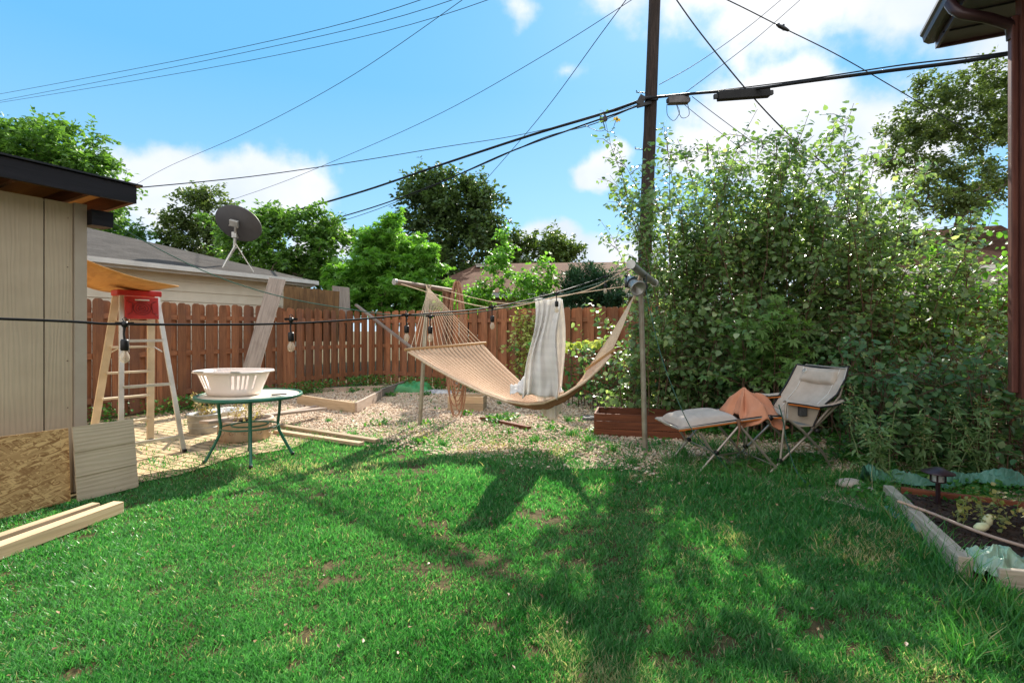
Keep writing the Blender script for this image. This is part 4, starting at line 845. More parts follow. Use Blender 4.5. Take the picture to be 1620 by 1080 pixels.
for i, (p, lb, dz) in enumerate(BL):
    if bproto is None:
        t = thing('string_light_bulb', 'clear ' + lb, 'light bulb', p, 0, 'bulbs hanging on the string light cable')
        m = MB(); m.lathe([(0, -.015), (.013, -.015), (.016, .0), (.013, .014), (0, .016)], (0, 0, 0), 12); m.box((0, 0, .004), (.08, .012, .015)); m.tube([(0, 0, .005), (-.01, 0, .028), (0, 0, .034), (.01, 0, .028), (0, 0, .005)], .003, 5); m.build('clip', 'black', t)
        m = MB(); m.tube([(0, 0, -.01), (-.004, 0, -.05), (.0, 0, -.085)], [.008, .005, .006], 8); m.lathe([(0, -.08), (.015, -.08), (.019, -.09), (.019, -.135), (.016, -.14), (0, -.14)], (0, 0, 0), 14); m.build('socket', 'black', t)
        m = MB(); m.lathe([(.012, -.14), (.014, -.15), (.021, -.165), (.0225, -.18), (.019, -.197), (.01, -.205), (0, -.207)], (0, 0, 0), 16); gb = m.build('glass', 'glass', t)
        m = MB(); m.tube([(0, 0, -.14), (0, 0, -.165), (-.006, 0, -.18), (.006, 0, -.187), (.001, 0, -.165)], .0018, 5); m.build('filament', 'bulbbase', gb)
        bproto = t
    else:
        t = copy_tree(bproto); t['label'] = 'clear ' + lb if not lb.startswith('unlit') else lb
        t.location = p; t.rotation_euler = (0, 0, R(40)); t.location.z += dz
bproto.rotation_euler = (0, 0, R(40))
for o_b in [o for o in bpy.data.objects if o.name.startswith('string_light_bulb')]: o_b.scale = (.86, .86, .86)

# ------------------------------------------------------------------ lounge chair
def C7(cx, cy, d): return P(1000+cx/4.05, 540+cy/4.05, d)
DN = 4.97; AC = Vector((-.06, .60, 0))
CO = Vector((2.5, 5.2, 0)); ch = thing('lounge_chair', 'grey folding camp lounger with orange piping and footrest in front of the bushes', 'lounge chair', CO)
def tubes(name, segs, r=.0125, mat='chairtube'):
    for pts in segs:
        for far in (0, 1): m = MB(CO); m.tube([Vector(p)+AC*far for p in pts], r, 8); m.build(name, mat, ch)
def fix(p, z=.012): return Vector((p.x, p.y, z))
tubes('leg', [[fix(C7(425, 860, DN)), C7(680, 545, DN)], [C7(690, 540, DN), fix(C7(925, 815, DN), .06)], [fix(C7(880, 852, DN)), C7(1320, 400, DN+.1)], [C7(1010, 505, DN), C7(1090, 570, DN), C7(1215, 700, DN+.1), fix(C7(1275, 812, DN+.2))], [C7(950, 755, DN), C7(990, 385, DN)], [C7(440, 590, DN), C7(520, 720, DN)]])
tubes('side_rail', [[C7(150+150, 562, DN), C7(700, 508, DN), C7(880, 482, DN), C7(1000, 500, DN)]], .013)
tubes('back_rail', [[C7(1150, 560, DN+.02), C7(1330, 350, DN+.06), C7(1378, 175, DN+.08)]], .012)
for pts in ([C7(550, 725, DN), C7(550, 725, DN)+AC], [C7(925, 800, DN), C7(925, 800, DN)+AC], [C7(300, 562, DN), C7(300, 562, DN)+AC], [C7(1378, 175, DN+.08), C7(1378, 175, DN+.08)+AC], [C7(550, 730, DN), C7(925, 800, DN)+AC], [C7(700, 545, DN), C7(940, 760, DN)+AC]):
    m = MB(CO); m.tube(pts, .009, 6); m.build('cross_brace', 'chairtube', ch)
for q in (C7(540, 712, DN), C7(945, 762, DN), C7(885, 852, DN), C7(1185, 572, DN), C7(885, 490, DN)):
    for far in (0, 1): m = MB(CO); p = q+AC*far; m.lathe([(0, -.02), (.022, -.02), (.022, .02), (0, .02)], p, 10, mat3((1, 0, 0), (0, 0, 1), (0, -1, 0))); m.build('joint', 'black', ch)
def sling(name, near, far, sagz, mat, nv=14, solid=.008, par=None, trim=True):
    near = [Vector(p) for p in near]; far = [Vector(p) for p in far]; k = len(near)-1
    def at(L, u): x = u*k; i = min(int(x), k-1); return L[i].lerp(L[i+1], x-i)
    def fn(u, v): p = at(near, u).lerp(at(far, u), v); p.z -= sagz*math.sin(math.pi*v)*math.sin(math.pi*min(1, .15+u)); p.z += .003*math.sin(v*20+u*9); return p
    m = MB(CO); m.grid(fn, 6*k, nv); o = m.build(name, mat, par or ch, solid=solid)
    if trim:
        for L, in ((near,), (far,)):
            m = MB(CO); m.tube([p+Vector((0, -.004, -.014)) for p in L], .011, 6); m.build('orange_piping', 'orangetrim', o)
            m = MB(CO); m.tube([p+Vector((0, 0, .004)) for p in L], .009, 6); m.build('black_binding', 'black', o)
    return o
nr = [C7(300, 562, DN), C7(500, 532, DN), C7(700, 502, DN)]
sling('footrest_sling', nr, [p+AC for p in nr], .03, 'grey_canvas')
nr = [C7(705, 502, DN), C7(880, 478, DN), C7(960, 482, DN)]
sling('seat_sling', nr, [p+AC for p in nr], .10, 'grey_canvas')
nb = [C7(1160, 545, DN-.0), C7(1200, 430, DN+.02), C7(1310, 340, DN+.05), C7(1365, 240, DN+.06), C7(1385, 165, DN+.08)]
fb = [C7(895, 415, DN+.55), C7(950, 330, DN+.58), C7(985, 275, DN+.6), C7(1020, 210, DN+.62), C7(1050, 150, DN+.64)]
sling('lower_back_sling', [C7(1000, 505, DN), C7(1080, 543, DN), C7(1160, 545, DN)], [C7(885, 425, DN+.5), C7(890, 420, DN+.52), C7(895, 415, DN+.55)], .0, 'grey_canvas', trim=False)
k_ = 4
def atL(L, u): x = u*(len(L)-1); i = min(int(x), len(L)-2); return L[i].lerp(L[i+1], x-i)
back_n = Vector((-.75, -.35, .5)).normalized()
def backf(u, v): p = atL(nb, u).lerp(atL(fb, u), v); return p-back_n*.09*math.sin(math.pi*v)*(1-.35*u)+Vector((0, 0, 0))
m = MB(CO); m.grid(backf, 24, 20); bs = m.build('backrest_sling', 'grey_canvas', ch, solid=.008)
for L in (nb, fb): m = MB(CO); m.tube([p+Vector((.012, .01, 0)) for p in L], .009, 6); m.build('orange_piping', 'orangetrim', bs); m = MB(CO); m.tube([p+Vector((-.002, -.008, 0)) for p in L], .010, 6); m.build('black_binding', 'black', bs)
m = MB(CO); m.tube([backf(1, v/10)+Vector((.01, 0, .005)) for v in range(11)], .012, 6); m.build('black_binding', 'black', bs)
for v0 in (.14, .86): m = MB(CO); m.tube([backf(u/20, v0+.09*math.sin(u/20*3)*(-1 if v0 < .5 else 1)*-.6)+back_n*.007 for u in range(21)], .004, 5); m.build('seam', 'whitetrim', bs)
def hpil(u, v):
    p = backf(.66+.28*u, .17+.66*v); e = (max(0, 1-abs(2*u-1)**4)*max(0, 1-abs(2*v-1)**6))**.5; return p+back_n*(.008+.05*e)
m = MB(CO); m.grid(hpil, 16, 24); hp = m.build('head_pillow', 'grey_canvas', bs)
m = MB(CO); pc = hpil(.72, .90); b_x = (hpil(.72, .8)-hpil(.72, .98)).normalized(); b_y = back_n.cross(b_x); m.lathe([(0, .006), (.024, .006), (.026, 0), (.026, -.012)], pc, 20, mat3(b_x, b_y, back_n)); lg_ = m.build('badge', 'whitetrim', hp)
m = MB(CO); m.lathe([(.016, .0085), (.020, .0085)], pc, 20, mat3(b_x, b_y, back_n)); m.box(pc+back_n*.008, (.022, .003, .001), mat3(b_x, b_y, back_n)); m.box(pc+back_n*.008+b_y*.006, (.014, .003, .001), mat3(b_x, b_y, back_n)); m.build('badge_mark', 'dish', lg_)
for nm, pts, dd in (('armrest', [C7(985, 383, DN), C7(1090, 398, DN), C7(1180, 413, DN), C7(1270, 402, DN+.05), C7(1350, 380, DN+.08)], Vector((0, .09, 0))), ('armrest', [C7(815, 340, DN+.6), C7(870, 345, DN+.6), C7(950, 337, DN+.6), C7(1020, 325, DN+.62)], Vector((0, .08, 0)))):
    m = MB(CO); m.grid(lambda u, v: atL(pts, u)+dd*(v-.4)+Vector((0, 0, -.012+.022*math.sin(math.pi*v))), 16, 8); ar = m.build(nm, 'grey_canvas', ch, solid=.012)
    m = MB(CO); m.tube([p+dd*-.42+Vector((0, -.003, -.01)) for p in pts], .009, 6); m.build('black_binding', 'black', ar)
    m = MB(CO); m.tube([p+dd*-.42+Vector((0, -.012, -.022)) for p in pts[:3]], .008, 6); m.build('orange_piping', 'orangetrim', ar)
m = MB(CO); p = C7(1088, 445, DN-.01); m.box(p, (.075, .07, .095)); m.build('mesh_cup_holder', 'mesh', ch, bevel=.01)
m = MB(CO); m.sheet([C7(1000, 500, DN), C7(1160, 540, DN), C7(1200, 430, DN), C7(1000, 392, DN)], .006); m.build('side_panel', 'grey_canvas', ch)
m = MB(CO); m.tube([C7(680, 500, DN-.02), C7(690, 560, DN-.03), C7(670, 680, DN-.03)], [.02, .012, .004], 6); m.build('hanging_strap', 'cloth_brown', ch)
# foot pillow + orange cloth (separate, lying on it)
fc = C7(445, 470, DN+.28)
def cush(u, v):
    x, y = u*2-1, v*2-1; e = (max(0, 1-abs(x)**5)*max(0, 1-abs(y)**5))**.5; a_ = C7(300, 552, DN+.03).lerp(C7(690, 495, DN+.03), .06+u*.93); b_ = a_+AC*.92; p = a_.lerp(b_, v); p.z += -.012+.095*e*(1-.25*u)-.010*abs(math.sin((u+.12)*16))**6*e*(u < .5); return p
m = MB(fc); m.grid(cush, 28, 20); tag(m.build('seat_pad', 'greypad'), 'puffy grey pillow lying on the footrest of the camp lounger', 'pillow')
def oc(u, v):
    c = C7(780, 462, DN+.26); x, y = (u-.5)*2, (v-.5)*2; x0, y0 = x+.35, y-.15; th = math.atan2(y0, x0); r_ = math.hypot(x0*1.1, y0)
    z = .27*math.exp(-1.7*r_**1.25)+.055*min(1, r_*1.5)*math.sin(5*th+.8+1.5*r_)+.02*min(1, r_*1.6)*math.sin(11*th+3*r_)+.07*math.exp(-((x-.45)**2*9+(y+.1)**2*4))
    edge = max(abs(x), abs(y)); z -= .10*max(0, edge-.72)/.28
    return Vector((c.x+x*.225*(1+.10*math.sin(3*th))-.02*y, c.y+y*.27*(1+.08*math.sin(4*th+1)), c.z-.005+max(z, -.09+.02*math.sin(9*th))))
m = MB(C7(790, 460, DN+.2)); m.grid(oc, 60, 60); tag(m.build('draped_cloth', 'orangecloth', solid=.006), 'crumpled terracotta cloth draped over the seat of the camp lounger', 'cloth')

# ------------------------------------------------------------------ raised bed at right
def sturdy(a0, b0, a1, b1, z0, z1, w, mat, parent, off, nm='timber'):
    m = MB(off); m.hexa([Vector(p) for p in quadwall(W(a0, b0), W(a1, b1), w, z0, z1)], (W(a1, b1)-W(a0, b0)).normalized(), random.random()); return m.build(nm, mat, parent, bevel=.004)
def quadwall(p, q, w, z0, z1):
    d_ = (q-p).normalized(); n_ = Vector((-d_.y, d_.x, 0))*w/2; pts = [p-n_, q-n_, q+n_, p+n_]; return [Vector((x.x, x.y, z0)) for x in pts]+[Vector((x.x, x.y, z1)) for x in pts]
RB = G(1480, 850); rb = thing('raised_bed', 'timber edged vegetable bed with dark soil at the right by the house', 'garden bed', RB)
cA, cB, cC, cD = gp(1405, 768, .12), gp(1528, 882, .12), W(1.93, 3.35, 0), W(1.93, 5.0, 0)
for nm, p, q, w, mt in (('long_timber', cA, cB, .07, 'palegrey'), ('rear_board', cA+Vector((.12, .02, 0)), Vector((4.1, 3.72, 0)), .045, 'redwood'), ('front_board', cB+Vector((.1, -.08, 0)), Vector((3.5, 2.55, 0)), .04, 'palegrey')):
    m = MB(RB); m.r = .7; p = Vector((p.x, p.y, 0)); q = Vector((q.x, q.y, 0)); m.hexa(quadwall(p, q, w, -.02, .125 if nm == 'long_timber' else .105), (q-p).normalized(), .8); m.build(nm, mt, rb, bevel=.006)
m = MB(RB); cc = [cA+Vector((.07, -.06, 0)), Vector((4.08, 3.68, 0)), Vector((3.5, 2.6, 0)), cB+Vector((.08, -.02, 0))]
def soilf(u, v): p = cc[0].lerp(cc[1], u).lerp(cc[3].lerp(cc[2], u), v); return Vector((p.x, p.y, .075+.018*math.sin(u*17+v*5)*math.sin(v*13)+.01*math.sin(u*41)*math.sin(v*37+1)))
m.grid(soilf, 50, 40); m.build('soil', 'soil', rb)
n = 1400; uu = rng.uniform(.02, .98, n); vv = rng.uniform(.02, .98, n); ps = np.array([tuple(soilf(a_, b_)) for a_, b_ in zip(uu, vv)]); d = rvec(n); u_ = rvec(n); s3 = np.stack([rng.uniform(.004, .016, n)]*3, 1)
o = inst('soil_clods', OCT, OCTF, ps, rots(d, u_), s3, rng.uniform(0, 1, n), 'soil', rb, RB); o['kind'] = 'stuff'
cable('garden_hose', 'thin tan hose running across the dark soil of the raised bed', [gp(1420, 792, .16), gp(1470, 810, .13), gp(1540, 838, .12), gp(1600, 858, .11), gp(1680, 880, .1)], .011, 'hose', 'hose')
def tarpf(u, v): p = gp(1385, 772, .02).lerp(gp(1660, 778, .02), u); z = random.uniform(-.012, .012)+.09+.04*math.sin(u*9+1)+.03*math.sin(u*23+v*4)+.02*math.sin(v*15+u*40); return Vector((p.x, p.y+.05+v*.2+.04*math.sin(u*13), max(.01, z*math.sin(math.pi*min(1, .1+v))+.02)))
m = MB(gp(1500, 775, 0)); m.grid(tarpf, 90, 16, False); tag(m.build('green_tarp', 'tarp'), 'crumpled green tarp strip lying behind the raised bed', 'tarp')
def bagf(u, v): c = gp(1572, 912, .0); x, y = u*2-1, v*2-1; z = .11*max(0, 1-x*x*.8)*max(0, 1-y*y*.7)+.03*(1-abs(math.sin(4*x+3*y)))+.012*math.sin(9*y-4*x)+.012*(1-abs(math.sin(11*x-8*y)))+random.uniform(0, .006); return Vector((c.x+.02+x*.17+.03*y, c.y+y*.12+.02*math.sin(7*x), max(.02, .03+z)))
m = MB(gp(1572, 912, 0)); m.grid(bagf, 44, 36, False); tag(m.build('plastic_bag', 'filmbag'), 'translucent pale green plastic bag crumpled at the raised bed corner', 'bag')
m = MB(gp(1460, 815, 0)); 
m.grid(lambda u, v: gp(1402, 806, .01).lerp(gp(1468, 850, .01), u)+Vector((-.05+v*.07, -.02, .03*math.sin(math.pi*v)+.01*math.sin(u*20)+.01)), 20, 6); tag(m.build('tarp_scrap', 'tarp'), 'narrow green plastic scrap along the lawn side of the bed timber', 'tarp')
# solar lamp
sp_ = gp(1484, 788, .08); sp_ = P(1484, 790, 3.95); SL = Vector((sp_.x, sp_.y, .06)); t = thing('solar_light', 'brown solar path light on a stake in the raised bed', 'lamp', SL)
zt = 1.4-(741-522)*3.95/810-.06
m = MB(); m.box((0, 0, (zt-.10)/2), (.022, .022, zt-.10)); m.build('stake', 'solar', t)
m = MB(); m.lathe([(0, zt+.012), (.03, zt+.01), (.055, zt-.005), (.105, zt-.025), (.108, zt-.032), (.05, zt-.03), (0, zt-.03)], (0, 0, 0), 28); m.build('cap', 'solar', t)
m = MB(); m.lathe([(.038, zt-.03), (.038, zt-.095)], (0, 0, 0), 20); m.build('lens', 'lampglass', t)
for k in range(4): a_ = R(45+90*k); m = MB(); m.box((math.cos(a_)*.045, math.sin(a_)*.045, zt-.063), (.009, .009, .07)); m.build('strut', 'solar', t)
m = MB(); m.lathe([(0, zt-.11), (.03, zt-.108), (.052, zt-.1), (.052, zt-.095), (0, zt-.095)], (0, 0, 0), 20); m.build('base_ring', 'solar', t)
# rocks/roots by the bed end, gourds
for i, (px, py, s, lb) in enumerate(((1345, 770, .11, 'rounded pale stone in dry grass left of the raised bed'), (1368, 778, .07, 'small grey stone half buried at the raised bed end'))):
    c = G(px, py); m = MB(c); m.lathe([(0, 0), (s*.9, .01), (s, s*.3), (s*.75, s*.55), (s*.3, s*.68), (0, s*.7)], c, 12, sx=1.2, sy=.8); tag(m.build('stone', 'greypad'), lb, 'stone')
for i, (px, py, rr_, lb) in enumerate(((1553, 838, .35, 'pale yellow gourd lying under drying vine leaves'), (1562, 828, -.5, 'upright pale gourd beside the yellow one in the bed'))):
    c = gp(px, py, .11); m = MB(c); mm = Matrix.Rotation(R(75) if i == 0 else R(25), 3, 'Y'); m.lathe([(0, -.045), (.02, -.038), (.03, -.01), (.024, .025), (.012, .045), (0, .05)], c+Vector((0, 0, .02)), 14, mm); tag(m.build('gourd', 'squash'), lb, 'vegetable')

# ------------------------------------------------------------------ house at right
HO2 = W(1.95, 5.89); hs = thing('brick_house', 'brick house corner with dark soffit and brown downspout at the right edge', 'house', HO2)
m = MB(HO2); wbox(m, 2.17, 2.15, -3, 5.9, -.02, 4.2); m.ax = [None]*6; m.build('side_wall', 'brick', hs)
m = MB(HO2); wbox(m, 2.152, 9, 5.7, 5.895, -.02, 4.2); m.ax = [None]*6; m.build('end_wall', 'brick', hs)
EC = W(1.5, 6.6, 4.3); EZ = 4.3
m = MB(HO2); m.r = .5
wbox(m, 1.60, 9.0, -3, 6.578, EZ+.0, EZ+.02); m.build('soffit', 'dish', hs)
m = MB(HO2)
for k in range(18): bb = 6.3-k*.3; wbox(m, 1.56, 6, bb, bb+.012, EZ-.014, EZ-.001)
m.build('soffit_seams', 'blackcable', hs)
m = MB(HO2); wbox(m, 1.575, 1.599, -3, 6.60, EZ-.03, EZ+.22); wbox(m, 1.60, 9, 6.58, 6.605, EZ-.03, EZ+.22); m.build('fascia', 'brownmetal', hs)
m = MB(HO2); m.prism([(0, 0), (-.05, .0), (-.09, .03), (-.10, .08), (-.12, .10), (-.12, .13), (-.105, .13), (-.105, .11), (-.08, .1), (-.07, .04), (0, .02)], W(1.573, 6.62, EZ+.04), UA, (0, 0, 1), -VB*9); m.build('gutter', 'brownmetal', hs)
m = MB(HO2); m.tube([W(1.50, 5.85, EZ+.03), W(1.52, 5.8, EZ-.06), W(1.56, 5.76, EZ-.13), W(1.75, 5.80, EZ-.2), W(1.92, 5.88, EZ-.26), W(1.938, 5.89, EZ-.38)], .045, 10); m.build('downspout_elbow', 'brownmetal', hs)
m = MB(HO2); m.add([W(1.48, 6.7, EZ+.18), W(9, 6.7, EZ+.18), W(9, -3, EZ+.18), W(1.48, -3, EZ+.18), W(5.2, 3, EZ+1.7), W(5.2, -3, EZ+1.7)], [(0, 3, 5, 4), (0, 4, 1), (1, 4, 5, 2)]); m.build('roof', 'shingle_grey', hs, solid=.03)
m = MB(HO2); wbox(m, 1.965, 2.027, 5.80, 5.92, .82, 4.28); m.build('corner_board', 'corner', hs)
m = MB(HO2); wbox(m, 1.915, 1.963, 5.84, 5.93, .86, EZ-.2, rnd=.9); m.build('downspout', 'corner', hs, bevel=.01)

# ------------------------------------------------------------------ neighbour houses
def hip_house(label, A, B, depth, ez, rise, rmat, wmat, emat, oh=.45, win=(), hipk=1.):
    t = thing('house', label, 'house', A); A = Vector(A); B = Vector(B); d_ = (B-A).normalized(); n_ = Vector((-d_.y, d_.x, 0)); O = Vector(A)
    zz = Vector((0, 0, ez))
    for p, q in ((A, B), (B, B+n_*depth), (B+n_*depth, A+n_*depth), (A+n_*depth, A)):
        m = MB(O); dd = (q-p).normalized()*.05; m.sheet([p+dd, q-dd, q-dd+zz, p+dd+zz], .08); m.build('wall', wmat, t)
    e = [A-d_*oh-n_*oh, B+d_*oh-n_*oh, B+d_*oh+n_*(depth+oh), A-d_*oh+n_*(depth+oh)]; h_ = depth/2+oh
    r = [A+d_*(h_*hipk-oh)+n_*(depth/2), B-d_*(h_*hipk-oh)+n_*(depth/2)]; ze = Vector((0, 0, ez+.02)); zr = Vector((0, 0, ez+rise))
    m = MB(O); m.add([x+ze for x in e]+[x+zr for x in r], [(0, 1, 5, 4), (1, 2, 5), (2, 3, 4, 5), (3, 0, 4)]); m.build('roof', rmat, t, solid=.04)
    m = MB(O); m.bar(e[0]+Vector((0, 0, ez-.07))-n_*.03, e[1]+Vector((0, 0, ez-.07))-n_*.03, .03, .17); m.bar(e[0]+Vector((0, 0, ez-.07)), e[3]+Vector((0, 0, ez-.07)), .03, .17); m.build('fascia', emat, t)
    for s, w, z0, z1 in win:
        m = MB(O); c = A+d_*s-n_*.045; m.bar(c-d_*w/2+Vector((0, 0, (z0+z1)/2)), c+d_*w/2+Vector((0, 0, (z0+z1)/2)), .05, z1-z0); wn = m.build('window', 'phone', t)
        m = MB(O)
        for q in (-1, 1): m.bar(c+d_*q*w/2-n_*.02+Vector((0, 0, z0-.05)), c+d_*q*w/2-n_*.02+Vector((0, 0, z1+.05)), .05, .06, up=(1, 0, 0)); 
        for z in (z0, z1): m.bar(c-d_*w/2-n_*.02+Vector((0, 0, z)), c+d_*w/2-n_*.02+Vector((0, 0, z)), .05, .06)
        m.build('frame', 'whitetrim', wn)
    return t, O
A_ = P(676, 470, 19.5); A_.z = 0; B_ = P(1110, 470, 18.5); B_.z = 0
h1, O1 = hip_house('low brown roofed house beyond the back fence behind the hammock', A_, B_, 8, 2.75, 1.65, 'shingle_brown', 'wallbrown', 'greyeave', win=((1.7, .9, 1.2, 2.3), (5, 1.2, 1.2, 2.3)), hipk=.4)
m = MB(O1); c = P(760, 421, 22.6); m.box(c, (.35, .3, .1)); m.box(c+Vector((0, 0, .06)), (.45, .4, .03)); m.build('roof_vent', 'galv', h1)
A_ = P(1425, 470, 15.5); A_.z = 0; B_ = P(1640, 470, 14.2); B_.z = 0
hip_house('reddish roofed bungalow glimpsed through the bushes near the brick house', A_, B_, 7, 3.2, 1.7, 'shingle_brown', 'whitetrim', 'gutter', win=((1.5, 1.1, 1.4, 2.7),))

# ------------------------------------------------------------------ utility pole and cables
PB = Vector((2.68, 10.75, 0)); up_ = thing('utility_pole', 'tall dark wooden utility pole rising behind the hammock and bushes', 'utility pole', PB)
PT = P(1038, -60, 10.75); m = MB(PB)
def polept(k): return PB.lerp(PT, k)
rings_ = 26; vs = []; nS = 18
rr0 = np.random.default_rng(4)
m.tube([polept(k/rings_) for k in range(rings_+1)]+[PT+(PT-PB).normalized()*1.9], [.15-.035*k/rings_+rr0.normal(0, .0015) for k in range(rings_+1)]+[.11], nS); m.build('shaft', 'pole', up_)
for py, s, L in ((148, -1, .32), (237, -1, .3), (206, 1, .25)):
    k = (HOR-py+130)/(HOR+60+130) if False else None
    q = P(1026, py, 10.75); c = Vector((PB.x+(PT.x-PB.x)*q.z/PT.z, PB.y, q.z)); m = MB(PB); m.tube([c, c+Vector((s*L, -.05, .0)), c+Vector((s*L, -.05, .04))], .012, 6); m.build('step_bolt', 'black', up_)
c = P(1028, 155, 10.6); m = MB(PB); m.box(c+Vector((0, 0, -.01)), (.34, .06, .07)); m.box(c+Vector((-.18, 0, -.05)), (.14, .05, .2), Matrix.Rotation(.5, 3, 'Y')); m.box(c+Vector((-.12, 0, -.14)), (.3, .06, .06), Matrix.Rotation(-.25, 3, 'Y')); m.build('cable_bracket', 'black', up_)
m = MB(PB)   # crossarm above the frame that carries the power lines
m.bar(PT+Vector((-.9, .4, 1.5)), PT+Vector((.9, -.4, 1.5)), .1, .12); m.build('crossarm', 'pole', up_)
def span(label, pts, r, **k): return cable('overhead_cable', label, [P(*p) for p in pts], r, **k)
PL = 'power lines running to the upper left'
T_ = PT+Vector((0, 0, 1.6))
for i, (pa, pb, pc, lb) in enumerate((((-60, 160, 33), (335, 85, 22), (672, -2, 16), 'highest of the three parallel power lines crossing the sky at upper left'), ((-60, 171, 34), (365, 88, 22.3), (722, -2, 16.4), 'middle one of the three parallel power lines at upper left'), ((-60, 172, 34.5), (390, 97, 22.6), (778, -2, 16.8), 'lowest of the three parallel power lines at upper left'))):
    end = T_+Vector(((i-1)*.8, -(i-1)*.36, .1)); a0, a1, a2 = P(*pa), P(*pb), P(*pc)
    cable('power_line', lb, [a0, a1, a2, end], .011, cat='cable', group=PL)
span('thin service wire slanting from the top edge down to the left cloud', [(760, -20, 14), (560, 118, 17), (400, 205, 20), (270, 262, 24), (215, 292, 26)], .009)
span('thin service wire descending behind the garage from the top middle', [(1015, -10, 11.5), (870, 82, 13), (700, 178, 15), (540, 250, 17), (400, 305, 20), (190, 372, 24)], .008)
span('steep wire dropping from the top edge to the dark tree', [(992, -2, 11), (950, 55, 12), (850, 190, 15), (755, 300, 21)], .009)
span('wire from the shed roof rising gently to the utility pole', [(208, 298, 5.2), (400, 279, 6.4), (560, 256, 7.6), (700, 233, 8.8), (830, 212, 9.6), (960, 180, 10.3), (1018, 163, 10.6)], .0055)
span('thick black telephone cable sloping from the pole down past the satellite dish', [(1030, 153, 10.6), (960, 178, 11.2), (840, 214, 12.5), (700, 260, 14.5), (560, 307, 17), (420, 345, 20), (235, 389, 26)], .034)
span('thinner black cable slung just under the thick telephone cable', [(1030, 160, 10.6), (975, 180, 11), (900, 206, 11.8), (800, 243, 13), (680, 295, 15), (540, 343, 17.5), (300, 407, 24)], .02)
span('slim looping wire beside the lower telephone cable', [(1030, 158, 10.55), (940, 196, 11.2), (860, 218, 12), (760, 262, 13.5), (600, 330, 16.5), (500, 362, 19)], .01)
span('thick black cable leaving the pole towards the house at right', [(1020, 156, 10.6), (1100, 148, 9.9), (1190, 141, 9.2), (1270, 130, 8.5), (1400, 113, 7.6), (1520, 98, 6.9), (1625, 80, 6.2)], .028)
span('upper companion strand above the thick right cable', [(1045, 152, 10.5), (1130, 144, 9.8), (1260, 128, 8.6), (1420, 104, 7.4), (1540, 90, 6.7), (1625, 78, 6.2)], .011)
span('thin wire climbing from the pole to the upper right, the left one of two', [(1043, 134, 10.6), (1090, 108, 11), (1140, 75, 11.6), (1190, 38, 12.2), (1245, -8, 13)], .007)
span('thin wire climbing from the grey box to the upper right edge', [(1084, 147, 10.1), (1140, 105, 10.8), (1200, 58, 11.6), (1275, -8, 12.6)], .007)
span('twisted black drop cable falling from the top edge over the black splice case', [(1066, -6, 9.6), (1110, 55, 9.3), (1186, 148, 9.2), (1250, 215, 9.4), (1310, 265, 9.8), (1370, 320, 10)], .012)
span('sagging wire with a knotted connector at the upper right', [(1140, -5, 9), (1185, 17, 9.3), (1240, 45, 9.7), (1330, 90, 10.3), (1430, 148, 11), (1560, 225, 12.5)], .010)
span('short thin wire falling from the grey box into the bush', [(1083, 166, 10), (1110, 188, 10), (1150, 218, 10), (1200, 258, 10), (1260, 310, 9.9), (1310, 350, 9.8)], .006)
span('second thin wire falling from the pole hardware into the bush', [(1095, 153, 9.95), (1130, 180, 9.9), (1190, 224, 9.8), (1230, 248, 9.7), (1280, 280, 9.6), (1330, 330, 9.5)], .007)
def hw(name, label, c, size, rot, mat, extra=None):
    t = thing(name, label, 'cable box', c); m = MB(); m.box((0, 0, 0), size, Matrix.Rotation(rot, 3, 'Y')); m.build('case', mat, t, bevel=.012)
    for s in (-1, 1): m = MB(); m.lathe([(0, -.03), (.02, -.03), (.02, .03), (0, .03)], Matrix.Rotation(rot, 3, 'Y')@Vector((s*size[0]*.36, 0, size[2]*.5)), 8); m.box(Matrix.Rotation(rot, 3, 'Y')@Vector((s*size[0]*.53, 0, 0)), (size[0]*.08, size[1]*.5, size[2]*.5), Matrix.Rotation(rot, 3, 'Y')); m.build('clamp', 'black', t)
    return t
hw('splice_case', 'long black splice case hanging under the right cable', P(1176, 150, 9.2), (.93, .12, .15), R(-4), 'blackcable')
hw('splice_case', 'short grey terminal box just right of the utility pole', P(1073, 159, 10.1), (.40, .14, .14), R(-2), 'enclosure')
hw('splice_case', 'small black coupler on the cable left of the pole with wire loops', P(955, 189, 11), (.14, .09, .1), R(-20), 'black')
cable('wire_loop', 'thin wire loops drooping below the grey terminal box', [P(1055, 165, 10.05), P(1056, 182, 10), P(1066, 191, 10), P(1075, 178, 10), P(1070, 165, 10.05), P(1078, 186, 10), P(1090, 182, 10), P(1088, 165, 10.05)], .006)
cable('wire_loop', 'thin wire loop drooping below the small coupler left of the pole', [P(925, 198, 11.2), P(945, 207, 11.1), P(957, 205, 11), P(954, 192, 11), P(958, 206, 11), P(968, 207, 10.9), P(975, 188, 10.9)], .006)
m = MB(P(976, 187, 10.9)); c = P(976, 189, 10.9); m.box(c, (.15, .02, .05), Matrix.Rotation(.3, 3, 'Y')); m.box(c, (.03, .02, .12)); tag(m.build('cable_tag', 'yellow'), 'small yellow tag on the cable left of the utility pole', 'tag')
t = thing('cable_connector', 'black knotted connector on the sagging wire at upper right', 'connector', P(1238, 44, 9.7))
m = MB(); m.tube([(-.12, 0, .06), (-.04, 0, .02), (.04, 0, -.02), (.12, 0, -.06)], [.02, .035, .035, .02], 8); m.build('body', 'black', t)
m = MB(); m.lathe([(0, -.05), (.02, -.05), (.02, .06), (0, .06)], (.02, 0, 0), 8); m.build('clamp', 'black', t); m = MB(); m.lathe([(0, -.03), (.018, -.03), (.018, .05), (0, .05)], (-.07, 0, .03), 8); m.build('clamp', 'black', t)

